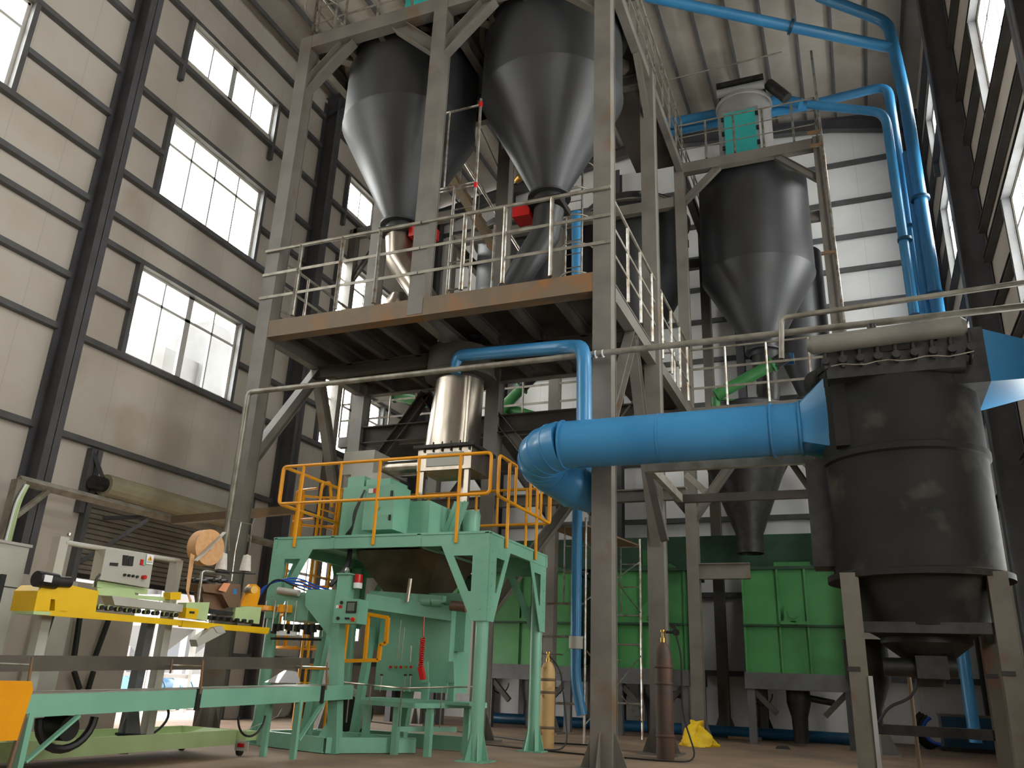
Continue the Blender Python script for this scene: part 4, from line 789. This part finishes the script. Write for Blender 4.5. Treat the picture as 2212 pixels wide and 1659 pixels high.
for (xa, ya, xb, yb) in ((112, 1330, 82, 1420), (76, 1455, 68, 1500), (173, 1330, 160, 1420), (160, 1450, 172, 1488), (238, 1330, 205, 1420), (202, 1450, 190, 1490)): MB().bar(PX(xa, ya, -9.5), PX(xb, yb, -9.5), .05, .05).build('cable_strip', black, t)
# steel gantry with conduit in front of wall and rolled shutter
t = thing('cable_gantry', (-11.2, 8.1, 0), 'olive grey square tube gantry with cables in front of the left wall', 'frame')
a = PX(38, 1050, -11.2); b = PX(490, 1130, -11.2); zz = 3.42
T('gantry_beam', pipe_g, t, [(-11.2, a.y, 3.42), (-11.2, 14.2, 3.42)], .075, 4); MB().bar((-11.2, a.y, 3.42), (-11.2, a.y, 0), .14, .14).build('gantry_post', pipe_g, t)
MB().bar((-11.2, a.y+.08, 2.9), (-11.2, a.y+.5, 3.36), .07, .07).build('gantry_brace', pipe_g, t)
for k in range(3): T('cable', white if k == 0 else pgreen, t, bend([(-11.1, a.y+.05+.02*k, 3.36), (-11.08, a.y-.05+.03*k, 3.1), (-11.08, a.y-.08+.03*k, 1.6)], .2), .018, 6)
MB().bar((-11.9, 10.3, 3.3), (-11.2, 10.6, 3.35), .06, .06).build('wall_arm', col_m, t); MB().bar((-11.9, 10.0, 2.5), (-11.2, 10.6, 3.3), .06, .06).build('wall_arm', col_m, t)
t = thing('shutter_roll', (-11.7, 11.6, 3.8), 'cream rolled-up shutter hanging on brackets over the left wall door', 'shutter')
MB().cyl((-11.7, 10.0, 3.8), (-11.7, 13.4, 3.8), .19, n=14).build('rolled_curtain', cream, t); MB().cyl((-11.7, 9.75, 3.8), (-11.7, 10.02, 3.8), .12, n=14).build('roll_motor', dark, t, True)
for y in (9.8, 13.45): B('roll_bracket', col_m, t, (-11.98, y-.05, 3.3), (-11.86, y+.05, 4.4)); MB().bar((-11.9, y, 4.35), (-11.65, y+.1, 3.9), .05, .05).build('roll_strut', col_m, t)
t = tag(MB().bar(PY(375, 1124, 10.75), PY(640, 1101, 10.75), .12, .13).build('timber_beam', steel_r), 'brown beam passing behind the front left tower column, its end poking out left', 'beam')

# outdoors behind the door
for i, (x0, lb) in enumerate(((325, 'nearer'), (392, 'farther'))):
    q = PX(x0, 1400, -14.6-.9*i); t = thing('white_hopper_stand', (q.x, q.y, 0), f'{lb} white framed hopper standing outside the roller door', 'hopper', 'hoppers outside')
    s_ = .62
    B('hopper_bin', hopw, t, (q.x-s_, q.y-s_, 1.75), (q.x+s_, q.y+s_, 2.4))
    MB().loft([Vector((q.x+a*s_, q.y+b*s_, 1.75)) for a, b in ((-1, -1), (1, -1), (1, 1), (-1, 1))], [Vector((q.x+a*.08, q.y+b*.08, 1.05)) for a, b in ((-1, -1), (1, -1), (1, 1), (-1, 1))]).build('hopper_cone', hopg, t)
    for a in (-1, 1):
        for b in (-1, 1): B('leg', hopw, t, (q.x+a*s_-.05, q.y+b*s_-.05, 0), (q.x+a*s_+.05, q.y+b*s_+.05, 1.75))
    for a in (-1, 1): MB().bar((q.x+a*s_, q.y-s_, .75), (q.x+a*s_, q.y+s_, .75), .06, .08).build('stretcher', hopw, t)
    MB().tube([(q.x+s_+.02, q.y-.08, 2.05), (q.x+s_+.06, q.y-.06, 2.02), (q.x+s_+.06, q.y+.06, 2.02), (q.x+s_+.02, q.y+.08, 2.05)], .012, 6).build('handle', dark, t, True)
for i in range(2):
    q = PX(318+i*62, 1478, -15.5); dm = thing('blue_drum', (q.x, q.y, .3), ('left' if i == 0 else 'right')+' one of two blue drums lying outside the roller door', 'drum', 'blue drums outside')
    MB().cyl((q.x, q.y-.75, .35), (q.x, q.y+.75, .35), .35, n=24).build('drum_body', blue, dm, True)
    for s_ in (-.25, .25): MB().cyl((q.x, q.y+s_-.02, .35), (q.x, q.y+s_+.02, .35), .365, n=24).build('drum_hoop', blue_d, dm, True)
t = tag(MB().tube([(-13.2, 13.35, 0), (-13.2, 13.35, 5)], .1, 14).build('downpipe', pink, None, True), 'white plastic downpipe outside the right side of the roller door', 'pipe')
t = tag(MB().tube([(-12.9, 16.5, -.02), (-12.9, 16.5, 9.5)], .22, 16).build('outside_riser', mat('pale_blue_pipe', (150, 200, 214), None, .4), None, True), 'pale blue riser pipe outside the window behind the tower', 'pipe')
t = thing('added_shade_canopy', (-16, 11.5, 4.4), 'unseen canopy added to shade the hoppers outside the roller door', 'canopy')  # invented and out of view, only there to darken the yard
B('shade_canopy_sheet', greyp, t, (-16.9, 6.5, 4.4), (XL-.1, 16.2, 4.5))
for y in (6.8, 16.0): B('shade_canopy_post', primer, t, (-16.8, y-.08, 0), (-16.6, y+.08, 4.4))
t = thing('outside_building', (-19.5, 19, 0), 'pale grey building seen outside the lower left window', 'building')
fac = mat('dark_grey_facade', (84, 84, 86), (74, 73, 73), .9, scale=.8)  # even dark grey, picked so the facade does not wash out to white
q1, q2 = PX(372, 735, -18.0), PX(500, 770, -18.0); q3 = PX(440, 790, -18)
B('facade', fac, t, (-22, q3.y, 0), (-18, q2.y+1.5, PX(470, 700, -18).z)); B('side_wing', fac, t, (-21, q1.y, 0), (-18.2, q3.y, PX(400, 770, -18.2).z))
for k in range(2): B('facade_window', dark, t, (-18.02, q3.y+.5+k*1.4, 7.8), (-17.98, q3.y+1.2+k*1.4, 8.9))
t = tag(MB().box((-41, 0, -.02), (-28, 40, 2.4)).build('outside_bank', mat('earth_bank', (176, 160, 130), (120, 132, 84), .9, scale=.7)), 'earth bank with patches of grass far outside the door', 'bank')

# ------------------------------------------------------------------ GREEN MIXERS
def mixer(x0, x1, y0, label, back=1.9, side=False):
    t = thing('mixer_tank', ((x0+x1)/2, y0+1, 0), label, 'mixer', 'green mixers'); zt, zb = 3.22, 1.28; xm = (x0+x1)/2
    n = 14; prof = [(x0, zt), (x0, zb+.45)]+[(xm-(xm-x0)*math.cos(a), zb+.45-.55*math.sin(a)) for a in [math.pi*i/n for i in range(1, n)]]+[(x1, zb+.45), (x1, zt)]
    MB().prism([(a, y0+.12, b) for a, b in prof], (0, back, 0)).build('trough', dgreen, t, True)
    MB().box((x0-.02, y0, zb), (x1+.02, y0+.12, zt)).build('end_plate', vgreen, t)
    MB().box((x0-.06, y0-.08, zt), (x1+.06, y0+back+.2, zt+.06)).build('top_flange', dgreen, t)
    MB().box((x0-.04, y0-.1, 2.13), (x1+.04, y0+.02, 2.17)).build('mid_flange', dgreen, t)
    w = x1-x0
    for f in (.0, .36, .64, 1.0):
        x = x0+w*f; MB().prism([(x-.02, y0, zt), (x-.02, y0-(.07 if f not in (0, 1) else .05), zt), (x-.02, y0-.05, zb), (x-.02, y0, zb)], (.04, 0, 0)).build('stiffener', vgreen, t)
    bb = MB().box((xm-.24, y0-.14, 2.17), (xm+.24, y0, 2.23)); bb.cyl((xm, y0-.14, 2.38), (xm, y0, 2.38), .17, n=24); bb.box((xm-.17, y0-.13, 2.2), (xm+.17, y0, 2.38)); bb.build('bearing_block', vgreen, t, True)
    MB().cyl((xm, y0-.17, 2.38), (xm, y0-.14, 2.38), .1, n=20).build('shaft_cap', vgreen, t, True)
    MB().box((x0-.05, y0-.12, .98), (x1+.05, y0+.1, 1.28)).build('base_beam', primer, t); MB().box((x0-.05, y0+back-.1, .98), (x1+.05, y0+back+.1, 1.28)).build('base_beam', primer, t)
    for x in (x0+.05, x1-.05):
        for y in (y0+.0, y0+back): B('leg', primer, t, (x-.07, y-.07, 0), (x+.07, y+.07, .98))
        MB().bar((x, y0, 1.0), (x+(.45 if x < xm else -.45), y0, .55), .09, .1).build('knee_brace', dark_u, t)
    MB().box((xm-.35, y0+.5, zt+.06), (xm+.35, y0+1.2, zt+.22)).build('inspection_lid', vgreen, t)
    MB().lathe((xm-.05, y0+.35, 0), [(.22, 1.0), (.22, .75), (.15, .5), (.13, .05)], 18).build('discharge_valve', dark, t, True)
    MB().cyl((xm+.15, y0+.35, .85), (xm+.6, y0+.35, .78), .06, n=12).build('valve_actuator', black, t, True)
    T('valve_hose', black, t, [(xm-.7+.2*math.cos(a), y0+.1, .9+.22*math.sin(a)) for a in [math.pi*i/10+math.pi for i in range(11)]], .014, 6)
    return t
mixer(-7.62, -5.75, 17.3, 'green mixer tank with a round bearing block, behind the green platform legs')
mixer(-4.75, -3.32, 17.3, 'green mixer tank behind the scaffold and the dark gas cylinder')
mixer(-2.15, -.3, 17.3, 'rightmost green mixer tank, beside the dust collector')
mixer(-9.9, -8.55, 17.0, 'leftmost green mixer tank with an open dark side', 2.0)
t = thing('mixer_cover', (-4, 18, 3.4), 'long dusty dark green cover duct lying across the mixer tops', 'duct')
B('cover_duct', dgreen, t, (-8.3, 18.6, 3.45), (-.1, 19.2, 4.15)); B('drive_cover', vgreen, t, (-4.25, 17.6, 3.29), (-3.8, 18.0, 3.7))
t = pipe('floor_blue_pipe', [(-8.6, 18.9, .12), (.2, 18.9, .12)], .11, blue_d, 'blue pipe lying along the floor behind the mixers')
# slanted light green hopper side left of first mixer
t = tag(MB().prism([PY(x, y, 16.6) for x, y in ((905, 1232), (1000, 1228), (985, 1290), (850, 1290))], (0, .25, 0)).build('sloped_feed_bin', vgreen), 'sloped bright green feed bin behind the bagging unit', 'bin')

# green screw conveyors on the rear platform
def screw(p, q, label, motor=True):
    p = Vector(p); q = Vector(q); t = thing('screw_conveyor', p, label, 'conveyor', 'green screw conveyors'); d = (q-p).normalized()
    T('screw_tube', vgreen, t, [p, q], .13, 20)
    for f in (.03, .97): c = p.lerp(q, f); MB().cyl(c-d*.02, c+d*.02, .18, n=20).build('tube_flange', vgreen, t, True)
    if motor: MB().cyl(q, q+d*.35, .13, n=16).build('screw_motor', dark, t, True); B('gear_housing', dgreen, t, q-Vector((.1, .1, .1)), q+Vector((.1, .1, .1)))
    MB().cyl(p-Vector((0, 0, .05)), p-Vector((0, 0, .35)), .1, n=16).build('drop_spout', vgreen, t, True)
screw(PY(1545, 855, 17.4), PY(1672, 785, 17.4), 'green screw conveyor rising right behind the rear platform railing')
screw(PY(1480, 872, 17.2), PY(1395, 845, 17.0), 'green screw conveyor sloping down behind the tower right column', False)
screw(PY(1082, 885, 17.2), PY(1128, 838, 17.2), 'light green screw conveyor rising between the hopper and the blue vent pipe')
screw(PY(960, 878, 17.2), PY(850, 855, 17.2), 'green screw conveyor left of the stainless weigh hopper', False)
screw(PY(1170, 905, 17.4), PY(1085, 880, 17.4), 'green screw conveyor beneath the rear railing behind the blue duct', False)
t = thing('platform_drum', (-1.9, 18.1, 6.47), 'grey shallow drum on the rear platform under the silo outlet', 'drum')
MB().lathe((-1.9, 18.3, 0), [(.02, 7.0), (.8, 6.95), (.85, 6.9), (.85, 6.47)], 36).build('drum_shell', silo_m, t, True); MB().bar((-2.6, 17.5, 6.98), (-1.0, 17.6, 6.75), .05, .04).build('drum_strap', vgreen, t)
t = thing('outlet_sleeve', (-1.4, 18, 6.9), 'black flexible sleeve and valve under the rear tower silo', 'valve')
MB().lathe((-1.45, 18.0, 0), [(.3, 8.2), (.32, 7.9), (.24, 7.5), (.26, 7.2), (.2, 6.95)], 24).build('sleeve', dark, t, True); MB().cyl((-1.35, 17.9, 7.9), (-.85, 17.9, 7.9), .13, n=16).build('vibrator_motor', blue_d, t, True)
MB().cyl((-1.45, 18, 6.95), (-1.45, 18, 6.55), .2, n=20).build('green_collar', vgreen, t, True)

# stair between the upper and lower decks, ladder cage, scaffold on deck
t = thing('deck_stair', (-6, 14.6, 6.5), 'rusty open steel stair between the upper and lower decks', 'stair')
a = PY(955, 352, 14.6); b = PY(1118, 622, 14.6)
for dy in (0, .7): MB().bar(a+Vector((0, dy, 0)), b+Vector((0, dy, 0)), .05, .18).build('stringer', steel_r, t); T('hand_rail', galv, t, [a+Vector((0, dy, .9)), b+Vector((0, dy, .9))], .02, 6)
for k in range(14): q = a.lerp(b, (k+.5)/14); B('tread', steel_r, t, (q.x-.12, q.y, q.z-.015), (q.x+.12, q.y+.7, q.z+.015))
for k in range(5): q = a.lerp(b, k/4); T('stair_baluster', galv, t, [q, q+Vector((0, 0, .9))], .014, 6)
t = thing('ladder_with_cage', (-3.6, 13.4, 6.5), 'galvanised ladder with round safety hoops behind the right front silo', 'ladder')
a = PY(1222, 500, 13.6); b = PY(1283, 500, 13.6)
for x in (a.x, b.x-.25): T('ladder_rail', galv, t, [(x, 13.6, 6.5), (x, 13.6, 11.5)], .022, 8)
for k in range(16): T('rung', galv, t, [(a.x, 13.6, 6.8+k*.3), (b.x-.25, 13.6, 6.8+k*.3)], .012, 6)
for k in range(7): z = 7.0+k*.62; T('hoop', pipe_g, t, [((a.x+b.x)/2-.36*math.cos(u), 13.6-.5*math.sin(u), z) for u in [math.pi*i/12 for i in range(13)]], .016, 6)
pipe('blue_pipe', [PY(1246, 460, 14.4), PY(1246, 600, 14.4)], .11, blue, 'blue vertical pipe behind the ladder cage above the tower deck', 'pipe', 'blue pipes')
t = thing('deck_scaffold', (-5.5, 10.7, 6.5), 'aluminium scaffold frame standing on the tower deck beside the middle column', 'scaffold')
YS = 10.6
a = PY(1036, 215, YS); b = PY(1018, 600, YS); c = PY(985, 245, YS)
xr = (a.x+b.x)/2; xl = PY(968, 600, YS).x
T('scaffold_post', galv, t, [(xr, YS, 6.5), (xr, YS, a.z)], .028, 8); T('scaffold_post', galv, t, [(xl, YS, 6.5), (xl, YS, a.z-1.7)], .026, 8); T('scaffold_post', galv, t, [(xr-.02, YS+.9, 6.5), (xr-.02, YS+.9, 8.5)], .024, 8)
for z in (6.85, 7.35, 7.85, 8.35): T('rung', galv, t, [(xl, YS, z), (xr, YS, z)], .015, 6)
for z in (a.z-.12, a.z-1.7, 8.75): T('ledger', galv, t, [(xr, YS, z), (xr-.9, YS, z)], .022, 8)
T('stub_post', galv, t, [(xr-.6, YS, a.z-.1), (xr-.6, YS, a.z-1.7)], .018, 6)
for z in (a.z-.12, 8.75): MB().cyl((xr, YS, z-.05), (xr, YS, z+.05), .036, n=8).build('red_coupler', red, t, True)
# floor scaffold
t = thing('floor_scaffold', (-5, 15, 0), 'slim aluminium scaffold tower on the floor left of the front right column', 'scaffold')
YA, YC = 14.0, 16.4
xa, xb = PY(1176, 1140, YA).x, PY(1266, 1140, YA).x; zt = PY(1266, 1136, YA).z; xc, xd = PY(1335, 1300, YC).x, PY(1384, 1300, YC).x
xd = xb+.05; xc = xa+.05
fr_ = [((xa, YA), (xb, YA)), ((PY(1300, 1300, YC).x, YC), (PY(1384, 1300, YC).x, YC))]
for (p, q) in fr_:
    for e_ in (p, q): T('scaffold_post', galv, t, [(e_[0], e_[1], 0), (e_[0], e_[1], zt+.15)], .025, 8)
    for z in (zt, zt-1.35, zt-.95*2.0, .62): T('ledger', galv, t, [(p[0], p[1], z), (q[0], q[1], z)], .02, 8)
    xm_ = p[0]+(q[0]-p[0])*.5
    T('ladder_stile', galv, t, [(xm_, p[1], zt-1.35), (xm_, p[1], zt)], .016, 6)
    for z in (zt-.35, zt-.8): T('rung', galv, t, [(xm_, p[1], z), (q[0], q[1], z)], .014, 6)
    for z in (1.1, 1.4): T('rung', galv, t, [(p[0], p[1], z), (xm_, q[1], z)], .014, 6)
for (z0, z1) in ((zt-1.3, zt-.3), (.3, 1.5)):
    T('cross_brace', galv, t, [(fr_[0][1][0], YA, z0), (fr_[1][1][0], YC, z1)], .012, 6); T('cross_brace', galv, t, [(fr_[0][1][0], YA, z1), (fr_[1][1][0], YC, z0)], .012, 6)
MB().add([(fr_[0][0][0], YA, zt), (fr_[0][1][0], YA, zt), (fr_[1][1][0], YC, zt), (fr_[1][0][0], YC, zt), (fr_[0][0][0], YA, zt+.03), (fr_[0][1][0], YA, zt+.03), (fr_[1][1][0], YC, zt+.03), (fr_[1][0][0], YC, zt+.03)], [(0, 3, 2, 1), (4, 5, 6, 7), (0, 1, 5, 4), (1, 2, 6, 5), (2, 3, 7, 6), (3, 0, 4, 7)]).build('scaffold_board', steel_r, t)

# ------------------------------------------------------------------ GAS CYLINDERS, SACK, LITTER
def gas(x, y, h_, r, m, mc, label):
    t = thing('gas_cylinder', (x, y, 0), label, 'gas cylinder')
    MB().lathe((x, y, 0), [(.0, .0), (r-.01, 0), (r, .03), (r, h_*.82), (r*.92, h_*.88), (r*.6, h_*.94), (r*.3, h_*.96), (r*.28, h_*.97)], 36).build('cylinder_body', m, t, True)
    for z in (.28, h_*.6, h_*.74): MB().lathe((x, y, 0), [(r, z), (r+.012, z+.01), (r+.012, z+.03), (r, z+.04)], 36).build('body_ring', mc, t, True)
    MB().lathe((x, y, 0), [(r*.3, h_*.96), (r*.3, h_*1.0), (.02, h_*1.0), (.02, h_*1.05), (.035, h_*1.05), (.035, h_*1.07), (0, h_*1.07)], 16).build('valve', brass, t, True)
    return t
g1 = PZ(1438, 1640); t = gas(g1.x, g1.y, 1.62, .125, gasb, gasb, 'tall dark rusty gas cylinder with a regulator, in front of a tower column')
rg = MB().cyl((g1.x+.05, g1.y-.02, 1.7), (g1.x+.2, g1.y-.02, 1.7), .02, n=10); rg.cyl((g1.x+.2, g1.y-.06, 1.7), (g1.x+.2, g1.y, 1.7), .05, n=16); rg.cyl((g1.x+.17, g1.y-.06, 1.78), (g1.x+.17, g1.y-.02, 1.78), .035, n=16); rg.build('regulator', black, t, True)
T('gas_hose', black, t, bend([(g1.x+.2, g1.y-.03, 1.65), (g1.x+.27, g1.y-.05, 1.4), (g1.x+.26, g1.y-.05, .6), (g1.x+.5, g1.y-.3, .02), (g1.x+.15, g1.y-.5, .015), (g1.x-1.2, g1.y-.4, .015), (g1.x-3.2, g1.y+.2, .015)], .2), .012, 6)
g2 = PZ(1180, 1618); t = gas(g2.x, g2.y, 1.3, .115, gasy, steel_r, 'cream and rust gas cylinder beside the green platform leg')
T('gas_hose', black, t, bend([(g2.x, g2.y, 1.35), (g2.x+.2, g2.y, 1.15), (g2.x+.3, g2.y, .5), (g2.x+.4, g2.y-.2, .02), (g2.x+.05, g2.y-.45, .02)], .2), .012, 6)
g3 = PZ(1507, 1612); n1, n2 = 18, 28; vs = []; fs = []
random.seed(3)
for i in range(n1+1):
    th = math.pi/2*i/n1
    for k in range(n2):
        ph = 2*math.pi*k/n2; rr = 1+.12*math.sin(3*ph+4*th)+.08*math.sin(7*ph-3*th)+.04*random.uniform(-1, 1); hgt = .34*(1+.25*math.sin(ph*2+1)*math.sin(th))
        vs.append((g3.x+.42*rr*math.cos(ph)*math.cos(th)-.12*math.cos(ph), g3.y+.3*rr*math.sin(ph)*math.cos(th), hgt*math.sin(th)**1.3))
for i in range(n1):
    for k in range(n2): fs.append((i*n2+k, i*n2+(k+1) % n2, (i+1)*n2+(k+1) % n2, (i+1)*n2+k))
t = tag(MB().add(vs, fs).build('woven_sack', sack, None, True), 'crumpled bright yellow woven sack on the floor beside the rear column', 'sack')
q = PZ(1700, 1572); vs = []; fs = []; n_ = 26
for i in range(n_):
    for j in range(12): vs.append((q.x-.75+1.5*i/(n_-1)+.03*random.uniform(-1, 1), q.y-.3+.6*j/11, max(.012, .13*math.exp(-((i-8)/7)**2)*math.sin(math.pi*j/11)+.02*random.uniform(0, 1.5))))
for i in range(n_-1):
    for j in range(11): fs.append((i*12+j, (i+1)*12+j, (i+1)*12+j+1, i*12+j+1))
t = tag(MB().add(vs, fs).build('plastic_sheet', film, None, True), 'crumpled clear plastic sheet on the floor in front of the right mixer', 'sheet')
q = PZ(1605, 1598); t = tag(MB().bar((q.x-.3, q.y, .03), (q.x+.35, q.y+.15, .03), .12, .05).build('wood_offcut', steel_r), 'brown wood offcut on the floor near the yellow sack', 'wood')
q = PZ(1692, 1618); t = tag(MB().loft([Vector((q.x-.14, q.y-.05, 0)), Vector((q.x+.14, q.y-.06, 0)), Vector((q.x+.12, q.y+.06, 0)), Vector((q.x-.12, q.y+.05, 0))], [Vector((q.x-.09, q.y-.03, .05)), Vector((q.x+.08, q.y-.03, .06)), Vector((q.x+.07, q.y+.03, .05)), Vector((q.x-.08, q.y+.03, .05))]).build('work_glove', dark), 'small dark rag lying on the floor right of the wood offcut', 'rag')
# pump skid at the right rear
q = PZ(2080, 1625); t = thing('pump_skid', (q.x, q.y, 0), 'teal blue pump box with fat coiled hoses behind the dust collector legs', 'pump')
B('pump_box', blue_d, t, (q.x-.3, q.y, .08), (q.x+.6, q.y+.8, .62)); B('pump_lid', steel, t, (q.x-.32, q.y-.02, .62), (q.x+.62, q.y+.82, .66)); B('pump_base', dark, t, (q.x-.35, q.y-.05, 0), (q.x+.65, q.y+.85, .08))
for k in range(4): MB().tube([(q.x-.35+.28*math.cos(u)-.05*k, q.y+.05+.08*k, .36+(.25+.03*k)*math.sin(u)) for u in [math.pi*.65+math.pi*.85*i/14 for i in range(15)]], .035, 10).build('coiled_hose', bhose if k == 0 else black, t, True)
# small floor cables
t = tag(MB().tube(bend([PZ(800, 1560)+Vector((0, 0, .012)), PZ(900, 1572)+Vector((0, 0, .012)), PZ(1020, 1585)+Vector((0, 0, .012)), PZ(1150, 1604)+Vector((0, 0, .012)), PZ(1290, 1612)+Vector((0, 0, .012))], .3), .012, 6).build('floor_cable', black, None, True), 'black cable snaking over the floor behind the green platform legs', 'cable')
# tower lamp
t = thing('flood_lamp', PY(1115, 392, 14.0), 'small brass coloured lamp hanging between the two front silos', 'lamp')
q = PY(1115, 392, 14.0); MB().cyl(q, q+Vector((.12, -.05, .05)), .07, .09, 14).build('lamp_housing', brass, t, True); T('lamp_cable', black, t, [q, q+Vector((-.4, 0, .35)), q+Vector((-1.1, 0, 2.0))], .012, 6)
